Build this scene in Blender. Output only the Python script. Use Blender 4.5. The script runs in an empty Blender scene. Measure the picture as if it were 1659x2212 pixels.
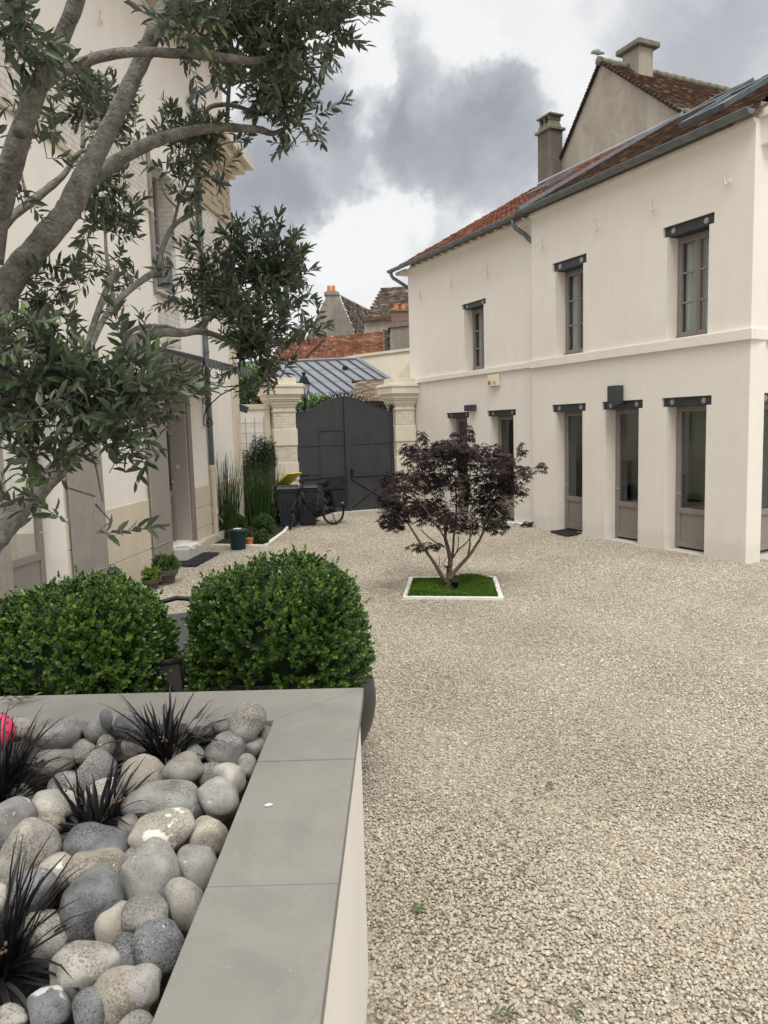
import bpy, bmesh, math, random
import numpy as np
from mathutils import Vector, Matrix
random.seed(7); RNG = np.random.default_rng(7)
sc = bpy.context.scene
COL = sc.collection
rad = math.radians
V3 = Vector
# ------------------------------------------------------------------ camera (measured from the photograph's vanishing points)
F, CX, CY, H = 1640.0, 829.5, 1106.0, 2.4
PITCH, ROLL = rad(6.35), rad(1.65)
_U = V3((0, math.sin(PITCH), math.cos(PITCH))); FW = V3((0, math.cos(PITCH), -math.sin(PITCH))); _X = V3((1, 0, 0))
CR = math.cos(ROLL)*_X - math.sin(ROLL)*_U; CU = math.sin(ROLL)*_X + math.cos(ROLL)*_U
EYE = V3((0, 0, H))
def ray(x, y): return (x-CX)/F*CR - (y-CY)/F*CU + FW
def G(x, y, z=0.0):                      # sight line meets a level plane
    d = ray(x, y); return EYE + d*((z-H)/d.z)
def D(x, y, Y):                          # sight line at distance Y along the courtyard
    d = ray(x, y); return EYE + d*(Y/d.y)
cam = bpy.data.cameras.new('camera'); co = bpy.data.objects.new('camera', cam); COL.objects.link(co)
Rm = Matrix((CR, CU, -FW)).transposed(); co.matrix_world = Matrix.Translation(EYE) @ Rm.to_4x4()
cam.sensor_fit = 'VERTICAL'; cam.sensor_height = 24; cam.lens = 24*F/2212; cam.clip_end = 1000; cam.clip_start = .05
sc.camera = co
# ------------------------------------------------------------------ materials
def _nt(name):
    m = bpy.data.materials.new(name); m.use_nodes = True
    nt = m.node_tree; b = nt.nodes['Principled BSDF']; return m, nt, b
def nn(nt, t, **kw):
    n = nt.nodes.new(t)
    for k, v in kw.items():
        if k.startswith('i_'):
            k = k[2:]; n.inputs[int(k) if k.isdigit() else k].default_value = v
        else: setattr(n, k, v)
    return n
def c4(c): return (c[0], c[1], c[2], 1)
def ramp(nt, stops):
    r = nt.nodes.new('ShaderNodeValToRGB'); e = r.color_ramp.elements
    while len(e) < len(stops): e.new(.5)
    for q, (p, c) in zip(e, stops): q.position = p; q.color = c4(c) if not isinstance(c, (int, float)) else (c, c, c, 1)
    return r
def M(name, c1, c2=None, scale=3., rough=.8, bump=0., bscale=80., spec=.3, metal=0., streak=0., lo=.3, hi=.7, stretch=None, dist=.01, speck=None, stain=None, splash=False):
    m, nt, b = _nt(name); L = nt.links.new
    tc = nn(nt, 'ShaderNodeTexCoord'); src = tc.outputs['Object']
    b.inputs['Roughness'].default_value = rough; b.inputs['Specular IOR Level'].default_value = spec; b.inputs['Metallic'].default_value = metal
    c2 = c2 or c1
    v = src
    if stretch:
        mp = nn(nt, 'ShaderNodeMapping'); mp.inputs['Scale'].default_value = stretch; L(src, mp.inputs[0]); v = mp.outputs[0]
    n1 = nn(nt, 'ShaderNodeTexNoise', i_Scale=scale, i_Detail=7., i_Roughness=.62); L(v, n1.inputs['Vector'])
    r = ramp(nt, [(lo, c1), (hi, c2)]); L(n1.outputs[0], r.inputs[0]); col = r.outputs[0]
    if streak:                                   # rain streaks: noise stretched down the wall
        mp = nn(nt, 'ShaderNodeMapping'); mp.inputs['Scale'].default_value = (2.2, 2.2, .3); L(src, mp.inputs[0])
        n3 = nn(nt, 'ShaderNodeTexNoise', i_Scale=1.6, i_Detail=5.); L(mp.outputs[0], n3.inputs['Vector'])
        r3 = ramp(nt, [(.45, 1 - streak), (.62, 1.)]); L(n3.outputs[0], r3.inputs[0])
        mx = nn(nt, 'ShaderNodeMix', data_type='RGBA', blend_type='MULTIPLY'); mx.inputs[0].default_value = 1
        L(col, mx.inputs[6]); L(r3.outputs[0], mx.inputs[7]); col = mx.outputs[2]
    if speck:
        sc_, th, scol = speck
        vo = nn(nt, 'ShaderNodeTexNoise', i_Scale=sc_, i_Detail=2.); L(src, vo.inputs['Vector'])
        rs = ramp(nt, [(th, 0.), (th + .04, 1.)]); L(vo.outputs[0], rs.inputs[0])
        mx = nn(nt, 'ShaderNodeMix', data_type='RGBA'); L(rs.outputs[0], mx.inputs[0]); L(col, mx.inputs[6]); mx.inputs[7].default_value = c4(scol); col = mx.outputs[2]
    if stain:
        n5 = nn(nt, 'ShaderNodeTexNoise', i_Scale=stain[0], i_Detail=9., i_Roughness=.7, i_Distortion=1.2); L(src, n5.inputs['Vector'])
        r5 = ramp(nt, [(.42, 1-stain[1]), (.50, 1.), (.60, 1.), (.68, 1+stain[1]*.5)]); L(n5.outputs[0], r5.inputs[0])
        mx = nn(nt, 'ShaderNodeMix', data_type='RGBA', blend_type='MULTIPLY'); mx.inputs[0].default_value = 1; L(col, mx.inputs[6]); L(r5.outputs[0], mx.inputs[7]); col = mx.outputs[2]
    if splash:
        sz = nn(nt, 'ShaderNodeSeparateXYZ'); L(src, sz.inputs[0]); n6 = nn(nt, 'ShaderNodeTexNoise', i_Scale=9., i_Detail=6.); L(src, n6.inputs['Vector'])
        m6 = nn(nt, 'ShaderNodeMath', operation='MULTIPLY_ADD'); L(n6.outputs[0], m6.inputs[0]); m6.inputs[1].default_value = -.5; L(sz.outputs[2], m6.inputs[2])
        r6 = ramp(nt, [(.0, .92), (.12, 1.)]); L(m6.outputs[0], r6.inputs[0])
        mx = nn(nt, 'ShaderNodeMix', data_type='RGBA', blend_type='MULTIPLY'); mx.inputs[0].default_value = 1; L(col, mx.inputs[6]); L(r6.outputs[0], mx.inputs[7]); col = mx.outputs[2]
    L(col, b.inputs['Base Color'])
    if bump:
        n2 = nn(nt, 'ShaderNodeTexNoise', i_Scale=bscale, i_Detail=4.); L(v, n2.inputs['Vector'])
        bp = nn(nt, 'ShaderNodeBump'); bp.inputs['Strength'].default_value = bump; bp.inputs['Distance'].default_value = dist
        L(n2.outputs[0], bp.inputs['Height']); L(bp.outputs[0], b.inputs['Normal'])
    return m
def M_tint(name, stops, rough=.8, spec=.3, bump=0., bscale=60., trans=0., back=None, mott=0., mscale=8., dist=.004):
    """colour comes from a per-piece random value stored on the mesh (tiles, pebbles, leaves)"""
    m, nt, b = _nt(name); L = nt.links.new
    at = nn(nt, 'ShaderNodeAttribute', attribute_name='tint')
    r = ramp(nt, stops); L(at.outputs['Fac'], r.inputs[0]); col = r.outputs[0]
    b.inputs['Roughness'].default_value = rough; b.inputs['Specular IOR Level'].default_value = spec
    tc = nn(nt, 'ShaderNodeTexCoord')
    if mott:
        n1 = nn(nt, 'ShaderNodeTexNoise', i_Scale=mscale, i_Detail=6.); L(tc.outputs['Object'], n1.inputs['Vector'])
        r2 = ramp(nt, [(.3, 1 - mott), (.7, 1 + mott*.4)]); L(n1.outputs[0], r2.inputs[0])
        mx = nn(nt, 'ShaderNodeMix', data_type='RGBA', blend_type='MULTIPLY'); mx.inputs[0].default_value = 1
        L(col, mx.inputs[6]); L(r2.outputs[0], mx.inputs[7]); col = mx.outputs[2]
    if back:
        g = nn(nt, 'ShaderNodeNewGeometry'); mx = nn(nt, 'ShaderNodeMix', data_type='RGBA'); L(g.outputs['Backfacing'], mx.inputs[0])
        L(col, mx.inputs[6]); mx.inputs[7].default_value = c4(back); col = mx.outputs[2]
    L(col, b.inputs['Base Color'])
    if bump:
        n2 = nn(nt, 'ShaderNodeTexNoise', i_Scale=bscale, i_Detail=4.); L(tc.outputs['Object'], n2.inputs['Vector'])
        bp = nn(nt, 'ShaderNodeBump'); bp.inputs['Strength'].default_value = bump; bp.inputs['Distance'].default_value = dist
        L(n2.outputs[0], bp.inputs['Height']); L(bp.outputs[0], b.inputs['Normal'])
    if trans:
        t = nn(nt, 'ShaderNodeBsdfTranslucent'); L(col, t.inputs[0])
        ms = nn(nt, 'ShaderNodeMixShader'); ms.inputs[0].default_value = trans
        L(b.outputs[0], ms.inputs[1]); L(t.outputs[0], ms.inputs[2]); L(ms.outputs[0], nt.nodes['Material Output'].inputs[0])
    return m
def M_brick(name, u, cb, cb2, cm, bw=.23, bh=.075, mortar=.008, bump=.6, offs=.5, rough=.8, mscale=6.):
    m, nt, b = _nt(name); L = nt.links.new
    tc = nn(nt, 'ShaderNodeTexCoord')
    dt = nn(nt, 'ShaderNodeVectorMath', operation='DOT_PRODUCT'); dt.inputs[1].default_value = tuple(u); L(tc.outputs['Object'], dt.inputs[0])
    sp = nn(nt, 'ShaderNodeSeparateXYZ'); L(tc.outputs['Object'], sp.inputs[0])
    cb_ = nn(nt, 'ShaderNodeCombineXYZ'); L(dt.outputs['Value'], cb_.inputs[0]); L(sp.outputs[2], cb_.inputs[1])
    br = nn(nt, 'ShaderNodeTexBrick', offset=offs); br.inputs['Scale'].default_value = 1; br.inputs['Brick Width'].default_value = bw; br.inputs['Row Height'].default_value = bh
    br.inputs['Mortar Size'].default_value = mortar; br.inputs['Mortar Smooth'].default_value = .3
    br.inputs['Color1'].default_value = c4(cb); br.inputs['Color2'].default_value = c4(cb2); br.inputs['Mortar'].default_value = c4(cm); L(cb_.outputs[0], br.inputs['Vector'])
    n1 = nn(nt, 'ShaderNodeTexNoise', i_Scale=mscale, i_Detail=6.); L(tc.outputs['Object'], n1.inputs['Vector'])
    r2 = ramp(nt, [(.3, .8), (.7, 1.08)]); L(n1.outputs[0], r2.inputs[0])
    mx = nn(nt, 'ShaderNodeMix', data_type='RGBA', blend_type='MULTIPLY'); mx.inputs[0].default_value = 1
    L(br.outputs['Color'], mx.inputs[6]); L(r2.outputs[0], mx.inputs[7]); L(mx.outputs[2], b.inputs['Base Color'])
    iv = nn(nt, 'ShaderNodeMath', operation='SUBTRACT'); iv.inputs[0].default_value = 1; L(br.outputs['Fac'], iv.inputs[1])
    bp = nn(nt, 'ShaderNodeBump'); bp.inputs['Strength'].default_value = bump; bp.inputs['Distance'].default_value = .01
    L(iv.outputs[0], bp.inputs['Height']); L(bp.outputs[0], b.inputs['Normal']); b.inputs['Roughness'].default_value = rough
    return m
def M_glass(name, tint=(.8, .84, .84), a=.25):
    m, nt, b = _nt(name); L = nt.links.new
    t = nn(nt, 'ShaderNodeBsdfTransparent'); t.inputs[0].default_value = c4(tint)
    g = nn(nt, 'ShaderNodeBsdfGlossy'); g.inputs['Roughness'].default_value = .03; g.inputs[0].default_value = (.9, .93, .93, 1)
    lw = nn(nt, 'ShaderNodeLayerWeight', i_Blend=.5); p5 = nn(nt, 'ShaderNodeMath', operation='POWER'); L(lw.outputs['Facing'], p5.inputs[0]); p5.inputs[1].default_value = 5; ad = nn(nt, 'ShaderNodeMath', operation='MULTIPLY_ADD'); L(p5.outputs[0], ad.inputs[0]); ad.inputs[1].default_value = .9; ad.inputs[2].default_value = .085
    ms = nn(nt, 'ShaderNodeMixShader'); L(ad.outputs[0], ms.inputs[0]); L(t.outputs[0], ms.inputs[1]); L(g.outputs[0], ms.inputs[2]); L(ms.outputs[0], nt.nodes['Material Output'].inputs[0])
    return m
MT = {}
MT['stucco'] = M('cream_render', (.80, .748, .675), (.845, .795, .724), scale=.9, rough=.9, bump=.3, bscale=190, dist=.004, spec=.15, streak=.025, stain=(1.7, .018), splash=True)
MT['stucco_l'] = M('pale_cream_render', (.82, .772, .70), (.86, .817, .75), scale=.8, rough=.9, bump=.2, bscale=240, dist=.003, spec=.15, streak=.03)
MT['beige'] = M('beige_stone', (.64, .56, .44), (.70, .62, .50), scale=2.2, rough=.85, bump=.25, bscale=120, dist=.004, streak=.06)
MT['pillar'] = M('pillar_stone', (.69, .63, .52), (.75, .695, .59), scale=2.5, rough=.85, bump=.25, bscale=120, dist=.004, streak=.06)
MT['taupe'] = M('taupe_paint', (.235, .207, .187), (.265, .236, .214), scale=4, rough=.5, spec=.4)
MT['taupe_lit'] = M('lit_taupe_paint', (.30, .27, .24), (.335, .30, .27), scale=3, rough=.55, spec=.3, stain=(2., .06))  # taupe with the stronger light on the townhouse shutters put into its colour
MT['jambgrey'] = M('grey_beige_paint', (.36, .33, .29), (.40, .37, .33), scale=2, rough=.7, spec=.2)
MT['steel'] = M('anthracite_steel', (.030, .035, .042), (.05, .055, .06), scale=6, rough=.45, spec=.5)
MT['gate'] = M('gate_paint', (.047, .050, .055), (.060, .063, .068), scale=1.5, streak=.12, stain=(1.2, .1), rough=.62, spec=.3)
MT['silver'] = M('galvanised', (.50, .51, .52), (.40, .41, .42), scale=30, rough=.4, metal=.6)
MT['zinc'] = M('weathered_zinc', (.13, .15, .165), (.20, .22, .235), scale=5, rough=.45, metal=.55, lo=.35, hi=.65)
MT['zinc_l'] = M('pale_zinc', (.19, .21, .235), (.27, .29, .32), scale=3, rough=.5, metal=.3)
MT['zinc_roof'] = M('zinc_roofing', (.16, .17, .19), (.20, .21, .23), scale=.7, rough=.5, metal=.15, stretch=(1, 1, 3))
MT['glass'] = M_glass('window_glass', (.78, .83, .82))
MT['dark'] = M('dim_interior', (.020, .020, .020), (.045, .043, .04), scale=1.2, rough=.9)
MT['roomwall'] = M('dim_room_wall', (.62, .62, .60), (.68, .68, .66), scale=1.2, rough=.9)
MT['curtain'] = M('grey_curtain', (.72, .73, .74), (.8, .81, .82), scale=3, rough=.9)
MT['concrete'] = M('pale_concrete', (.48, .45, .40), (.58, .55, .50), scale=6, rough=.9, bump=.3, bscale=60)
MT['edge'] = M('white_edging', (.70, .68, .63), (.78, .76, .72), scale=5, rough=.85, bump=.2, bscale=90)
MT['coping'] = M('grey_coping', (.218, .208, .184), (.265, .252, .224), scale=5.5, stain=(2.3, .07), rough=.75, bump=.12, bscale=300, dist=.001, speck=(130, .70, (.46, .46, .43)), lo=.25, hi=.75)
MT['gable'] = M('stained_render', (.38, .335, .275), (.47, .42, .35), scale=1.1, rough=.92, bump=.3, bscale=60, streak=.14, stain=(.9, .12))
MT['oldwall'] = M('grey_old_render', (.25, .225, .19), (.33, .30, .26), scale=.8, rough=.95, bump=.3, bscale=40, streak=.2)
MT['chim'] = M('brown_chimney_render', (.13, .115, .095), (.20, .18, .15), scale=1.5, rough=.95, bump=.4, bscale=50, streak=.2)
MT['lichen'] = M('lichen_stone', (.13, .12, .09), (.24, .225, .18), scale=9, rough=.95, bump=.5, bscale=40)
MT['terra'] = M('terracotta', (.50, .17, .075), (.58, .23, .11), scale=9, rough=.85)
MT['taupe_pot'] = M('taupe_plastic', (.085, .07, .06), (.11, .092, .08), scale=9, rough=.6)
MT['black_pot'] = M('matt_black_pot', (.018, .019, .021), (.03, .031, .034), scale=5, rough=.42, spec=.45)
MT['bin'] = M('dark_bin_plastic', (.016, .020, .027), (.022, .027, .035), scale=4, rough=.45, spec=.4)
MT['yellow'] = M('yellow_plastic', (.62, .47, .035), (.68, .53, .05), scale=4, rough=.45)
MT['bucket'] = M('green_plastic', (.004, .026, .028), (.006, .033, .035), scale=4, rough=.4)
MT['white'] = M('white_paper', (.72, .72, .72), (.8, .8, .8), scale=9, rough=.8)
MT['mat'] = M('rubber_mat', (.022, .023, .026), (.06, .06, .065), scale=55, rough=.85, bump=1., bscale=70, dist=.02)
MT['blackm'] = M('black_metal', (.008, .008, .009), (.014, .014, .016), scale=8, rough=.55, spec=.3)
MT['tyre'] = M('black_rubber', (.014, .014, .014), (.022, .022, .022), scale=20, rough=.75)
MT['cloth'] = M('black_fabric', (.012, .012, .013), (.022, .022, .024), scale=40, rough=.9, bump=.3)
MT['mesh'] = M('grey_sling', (.085, .083, .085), (.15, .147, .15), scale=240, rough=.8)
MT['pink'] = M('pink_rubber', (.85, .05, .13), (.9, .08, .17), scale=4, rough=.4)
MT['purple'] = M('purple_rubber', (.22, .03, .22), None, rough=.4)
MT['soil'] = M('dark_soil', (.02, .016, .012), (.05, .04, .03), scale=40, rough=.95, bump=1, bscale=60, dist=.02)
MT['bark'] = M('olive_bark', (.085, .078, .068), (.225, .212, .19), scale=26, rough=.92, bump=1., bscale=95, dist=.012, speck=(75, .63, (.21, .19, .155)), lo=.32, hi=.66)
MT['bark2'] = M('maple_bark', (.10, .072, .045), (.17, .13, .085), scale=16, rough=.85, bump=.5, bscale=60)
MT['lampg'] = M('lantern_glass', (.45, .45, .42), None, rough=.15, spec=.5)
MT['plate'] = M('cream_plastic', (.72, .66, .50), None, rough=.5)
MT['red'] = M('red_plastic', (.62, .08, .02), None, rough=.4)
MT['wood'] = M('dark_timber', (.10, .06, .04), (.15, .09, .06), scale=4, rough=.8)
MT['roughstone'] = M('rough_ashlar', (.40, .33, .235), (.56, .48, .36), scale=5, rough=.95, bump=1., bscale=14, dist=.06)
MT['soffit'] = M('beige_soffit', (.50, .43, .345), (.55, .475, .385), scale=2, rough=.85)
MT['redtile'] = M_tint('red_clay_tile', [(0, (.115, .04, .026)), (.45, (.20, .066, .038)), (.8, (.29, .10, .055)), (1, (.23, .12, .085))], rough=.85, mott=.45, mscale=3, bump=.4)
MT['browntile'] = M_tint('old_brown_tile', [(0, (.046, .027, .019)), (.4, (.085, .045, .029)), (.78, (.125, .063, .038)), (.93, (.16, .11, .072)), (1, (.27, .22, .16))], rough=.9, mott=.45, mscale=4, bump=.4)
MT['orangetile'] = M_tint('orange_tile', [(0, (.13, .052, .03)), (.6, (.225, .085, .045)), (.9, (.27, .13, .075)), (1, (.24, .21, .18))], rough=.85, mott=.45, mscale=.9)
MT['greytile'] = M_tint('lichen_tile', [(0, (.06, .043, .033)), (.5, (.115, .083, .064)), (.85, (.16, .125, .10)), (1, (.33, .29, .24))], rough=.9, mott=.5, mscale=1.2)
MT['tantile'] = M_tint('tan_tile', [(0, (.16, .12, .085)), (.5, (.26, .20, .145)), (1, (.40, .33, .25))], rough=.9, mott=.4, mscale=3)
MT['pebble'] = M_tint('gravel_pebble', [(0, (.16, .13, .095)), (.07, (.29, .25, .19)), (.22, (.38, .315, .225)), (.36, (.42, .385, .32)), (.5, (.45, .38, .28)), (.66, (.48, .445, .375)), (.8, (.55, .475, .365)), (.93, (.60, .56, .475)), (1, (.70, .67, .60))], rough=.75, spec=.3, mott=.18, mscale=30)
MT['oliveleaf'] = M_tint('olive_leaf', [(0, (.027, .046, .025)), (.55, (.060, .090, .044)), (.88, (.105, .15, .062)), (1, (.16, .225, .075))], rough=.36, spec=.4, trans=.18, back=(.095, .11, .08))
MT['boxleaf'] = M_tint('box_leaf', [(0, (.022, .050, .010)), (.55, (.056, .118, .019)), (.85, (.115, .205, .03)), (1, (.19, .29, .055))], rough=.36, spec=.5, trans=.2)
MT['boxcore'] = M('box_blocking_core', (.010, .018, .006), (.016, .028, .009), scale=30, rough=.9)  # for the light-blocking core added inside the box foliage
MT['mapleleaf'] = M_tint('maple_leaf', [(0, (.015, .0105, .012)), (.6, (.031, .0185, .0215)), (.85, (.054, .026, .030)), (1, (.11, .036, .042))], rough=.6, spec=.22, trans=.15)
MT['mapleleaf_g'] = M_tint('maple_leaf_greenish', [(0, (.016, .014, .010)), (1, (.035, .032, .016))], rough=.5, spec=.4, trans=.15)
MT['hedgeleaf'] = M_tint('hedge_leaf', [(0, (.04, .09, .015)), (.6, (.10, .20, .03)), (1, (.20, .32, .055))], rough=.45, spec=.4, trans=.25)
MT['darkleaf'] = M_tint('dark_shrub_leaf', [(0, (.012, .032, .012)), (.7, (.028, .062, .02)), (1, (.06, .11, .03))], rough=.35, spec=.5, trans=.15)
MT['limeleaf'] = M_tint('lime_leaf', [(0, (.08, .15, .02)), (1, (.26, .34, .05))], rough=.45, trans=.25)
MT['reed'] = M_tint('reed_stem', [(0, (.025, .055, .014)), (.6, (.05, .10, .024)), (.93, (.08, .14, .036)), (1, (.17, .15, .07))], rough=.65, spec=.2, mott=.5, mscale=14)
MT['moss'] = M_tint('moss_tuft', [(0, (.045, .095, .012)), (.6, (.10, .18, .022)), (1, (.16, .245, .04))], rough=.8, spec=.2, trans=.15)
MT['mondo'] = M_tint('black_grass', [(0, (.006, .006, .007)), (.8, (.015, .014, .016)), (1, (.03, .028, .03))], rough=.42, spec=.5)
# ------------------------------------------------------------------ objects
BASE = {}
def thing(name, label, cat, loc, group=None):
    o = bpy.data.objects.new(name, None); o.empty_display_size = .2; COL.objects.link(o); o.location = loc
    o['label'] = label; o['category'] = cat
    if group: o['group'] = group
    BASE[o.name] = V3(loc); return o
def tag(o, label, cat, group=None):
    o['label'] = label; o['category'] = cat
    if group: o['group'] = group
    return o
def struct(o, kind='structure'): o['kind'] = kind; return o
def obj_from(name, me, mat, parent=None, base=None, smooth=False):
    b = BASE[parent.name] if parent else (V3(base) if base else V3((0, 0, 0)))
    if b.length > 0: me.transform(Matrix.Translation(-b))
    o = bpy.data.objects.new(name, me); COL.objects.link(o)
    for m in (mat if isinstance(mat, (list, tuple)) else [mat]): me.materials.append(MT[m] if isinstance(m, str) else m)
    if parent: o.parent = parent
    elif base: o.location = b
    BASE[o.name] = b
    if smooth: me.polygons.foreach_set('use_smooth', [True]*len(me.polygons))
    return o
class FR:
    def __init__(s, o, u, n): s.o, s.u, s.n = V3(o), V3(u).normalized(), V3(n).normalized()
    def __call__(s, a, z, off=0.0): return s.o + s.u*a + s.n*off + V3((0, 0, z))
class MB:
    def __init__(s): s.v, s.f, s.m = [], [], []
    def add(s, vs, fs, mi=0):
        k = len(s.v); s.v += [tuple(p) for p in vs]
        for f in fs: s.f.append([k+i for i in f]); s.m.append(mi)
        return s
    def quad(s, *p, mi=0): return s.add(p, [list(range(len(p)))], mi)
    def hexa(s, p, mi=0): return s.add(p, [(0, 3, 2, 1), (4, 5, 6, 7), (0, 1, 5, 4), (1, 2, 6, 5), (2, 3, 7, 6), (3, 0, 4, 7)], mi)
    def box(s, fr, a0, a1, z0, z1, o0, o1, mi=0):
        return s.hexa([fr(a0, z0, o0), fr(a1, z0, o0), fr(a1, z0, o1), fr(a0, z0, o1), fr(a0, z1, o0), fr(a1, z1, o0), fr(a1, z1, o1), fr(a0, z1, o1)], mi)
    def prism(s, poly, vec, mi=0):
        n = len(poly); vec = V3(vec); p = [V3(q) for q in poly]
        s.add(p + [q+vec for q in p], [list(range(n))[::-1], list(range(n, 2*n))] + [(i, (i+1) % n, n+(i+1) % n, n+i) for i in range(n)], mi); return s
    def tube(s, pts, r, k=8, cap=True, mi=0, wob=0.):
        pts = [V3(p) for p in pts]; n = len(pts); rr = r if isinstance(r, (list, tuple)) else [r]*n
        t0 = (pts[1]-pts[0]).normalized(); a = t0.orthogonal().normalized(); vs = []
        for i in range(n):
            t = (pts[min(i+1, n-1)]-pts[max(i-1, 0)]).normalized()
            a = (a - t*a.dot(t)); a = a.normalized() if a.length > 1e-6 else t.orthogonal().normalized(); b = t.cross(a)
            for j in range(k):
                an = 2*math.pi*j/k; q = rr[i]*(1+wob*(random.random()-.5)); vs.append(pts[i]+a*math.cos(an)*q+b*math.sin(an)*q)
        fs = [(i*k+j, i*k+(j+1) % k, (i+1)*k+(j+1) % k, (i+1)*k+j) for i in range(n-1) for j in range(k)]
        if cap: fs += [list(range(k))[::-1], [(n-1)*k+j for j in range(k)]]
        return s.add(vs, fs, mi)
    def lathe(s, c, prof, k=24, mi=0, cap=True, sx=1., sy=1.):
        c = V3(c); vs = [c+V3((r*sx*math.cos(2*math.pi*j/k), r*sy*math.sin(2*math.pi*j/k), z)) for r, z in prof for j in range(k)]
        n = len(prof); fs = [(i*k+j, i*k+(j+1) % k, (i+1)*k+(j+1) % k, (i+1)*k+j) for i in range(n-1) for j in range(k)]
        if cap: fs += [list(range(k))[::-1], [(n-1)*k+j for j in range(k)]]
        return s.add(vs, fs, mi)
    def sph(s, c, r, k=12, n=8, sc_=(1, 1, 1), mi=0):
        c = V3(c); pr = [(max(r*math.sin(math.pi*i/n), 1e-4), -r*math.cos(math.pi*i/n)) for i in range(n+1)]
        vs = [c+V3((q*math.cos(2*math.pi*j/k)*sc_[0], q*math.sin(2*math.pi*j/k)*sc_[1], z*sc_[2])) for q, z in pr for j in range(k)]
        return s.add(vs, [(i*k+j, i*k+(j+1) % k, (i+1)*k+(j+1) % k, (i+1)*k+j) for i in range(n) for j in range(k)], mi)
    def build(s, name, mat, parent=None, base=None, smooth=False, bevel=0., merge=False, auto=None):
        me = bpy.data.meshes.new(name); me.from_pydata(s.v, [], s.f)
        if any(s.m): me.polygons.foreach_set('material_index', s.m)
        if merge or bevel:
            bm = bmesh.new(); bm.from_mesh(me)
            if merge: bmesh.ops.remove_doubles(bm, verts=bm.verts, dist=1e-4)
            bmesh.ops.recalc_face_normals(bm, faces=bm.faces)
            if bevel:
                es = [e for e in bm.edges if len(e.link_faces) == 2 and e.calc_face_angle(0) > .5]
                bmesh.ops.bevel(bm, geom=es, offset=bevel, segments=2, profile=.5, affect='EDGES', clamp_overlap=True)
            bm.to_mesh(me); bm.free()
        me.update()
        o = obj_from(name, me, mat, parent, base, smooth)
        return o
def np_mesh(name, verts, loops, counts, tint, mat, parent=None, base=None, smooth=True):
    me = bpy.data.meshes.new(name); nv = len(verts)
    if parent or base:
        b = np.array(BASE[parent.name] if parent else base); verts = verts - b
    me.vertices.add(nv); me.vertices.foreach_set('co', np.ascontiguousarray(verts, dtype=np.float32).ravel())
    me.loops.add(len(loops)); me.loops.foreach_set('vertex_index', np.ascontiguousarray(loops, dtype=np.int32))
    starts = np.concatenate([[0], np.cumsum(counts)[:-1]]).astype(np.int32)
    me.polygons.add(len(counts)); me.polygons.foreach_set('loop_start', starts)
    if smooth: me.polygons.foreach_set('use_smooth', np.ones(len(counts), dtype=bool))
    if tint is not None:
        a = me.attributes.new('tint', 'FLOAT', 'POINT'); a.data.foreach_set('value', np.ascontiguousarray(tint, dtype=np.float32))
    me.update(calc_edges=True); me.validate()
    o = bpy.data.objects.new(name, me); COL.objects.link(o); me.materials.append(MT[mat])
    if parent: o.parent = parent; BASE[o.name] = BASE[parent.name]
    elif base is not None: o.location = base; BASE[o.name] = V3(base)
    else: BASE[o.name] = V3((0, 0, 0))
    return o
def stamp(tv, tf, T):
    """tile template (k,3) verts + faces through n transforms already applied -> verts (n*k,3)"""
    n, k = T.shape[0], T.shape[1]
    fl = np.concatenate([np.array(f) for f in tf]); cnt = np.array([len(f) for f in tf])
    loops = (fl[None, :] + (np.arange(n)*k)[:, None]).ravel(); counts = np.tile(cnt, n)
    return T.reshape(-1, 3), loops, counts
def norm(a): return a/np.maximum(np.linalg.norm(a, axis=-1, keepdims=True), 1e-9)
LEAF_V = np.array([(0, 0, 0), (.33, 0, 0), (.7, 0, -.02), (1, 0, -.08), (.33, .5, .07), (.7, .42, .04), (.33, -.5, .07), (.7, -.42, .04)])
LEAF_F = [(0, 1, 4), (1, 2, 5, 4), (2, 3, 5), (0, 6, 1), (1, 6, 7, 2), (2, 7, 3)]
_mv = [(0, 0, 0)]; _mf = []
for _a, _l in ((-85, .62), (-42, .9), (0, 1.), (42, .9), (85, .62)):
    _c, _s = math.cos(rad(_a)), math.sin(rad(_a)); _k = len(_mv)
    _mv += [(_c*_l*.5+_s*.12, _s*_l*.5-_c*.12, -.04), (_c*_l, _s*_l, -.32*_l), (_c*_l*.5-_s*.12, _s*_l*.5+_c*.12, -.04)]; _mf.append((0, _k, _k+1, _k+2))
MAPLE_V, MAPLE_F = np.array(_mv), _mf
def leaves(name, P, Dr, Nr, Ln, Wd, tint, mat, parent, tv=LEAF_V, tf=LEAF_F):
    Dr = norm(Dr); S = norm(np.cross(Nr, Dr)); N = np.cross(Dr, S)
    T = P[:, None, :] + Dr[:, None, :]*(tv[None, :, 0:1]*Ln[:, None, None]) + S[:, None, :]*(tv[None, :, 1:2]*Wd[:, None, None]) + N[:, None, :]*(tv[None, :, 2:3]*Ln[:, None, None])
    v, l, c = stamp(tv, tf, T)
    return np_mesh(name, v, l, c, np.repeat(tint, len(tv)), mat, parent, smooth=False)
def rnd_dirs(n): return norm(RNG.normal(size=(n, 3)))
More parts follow.
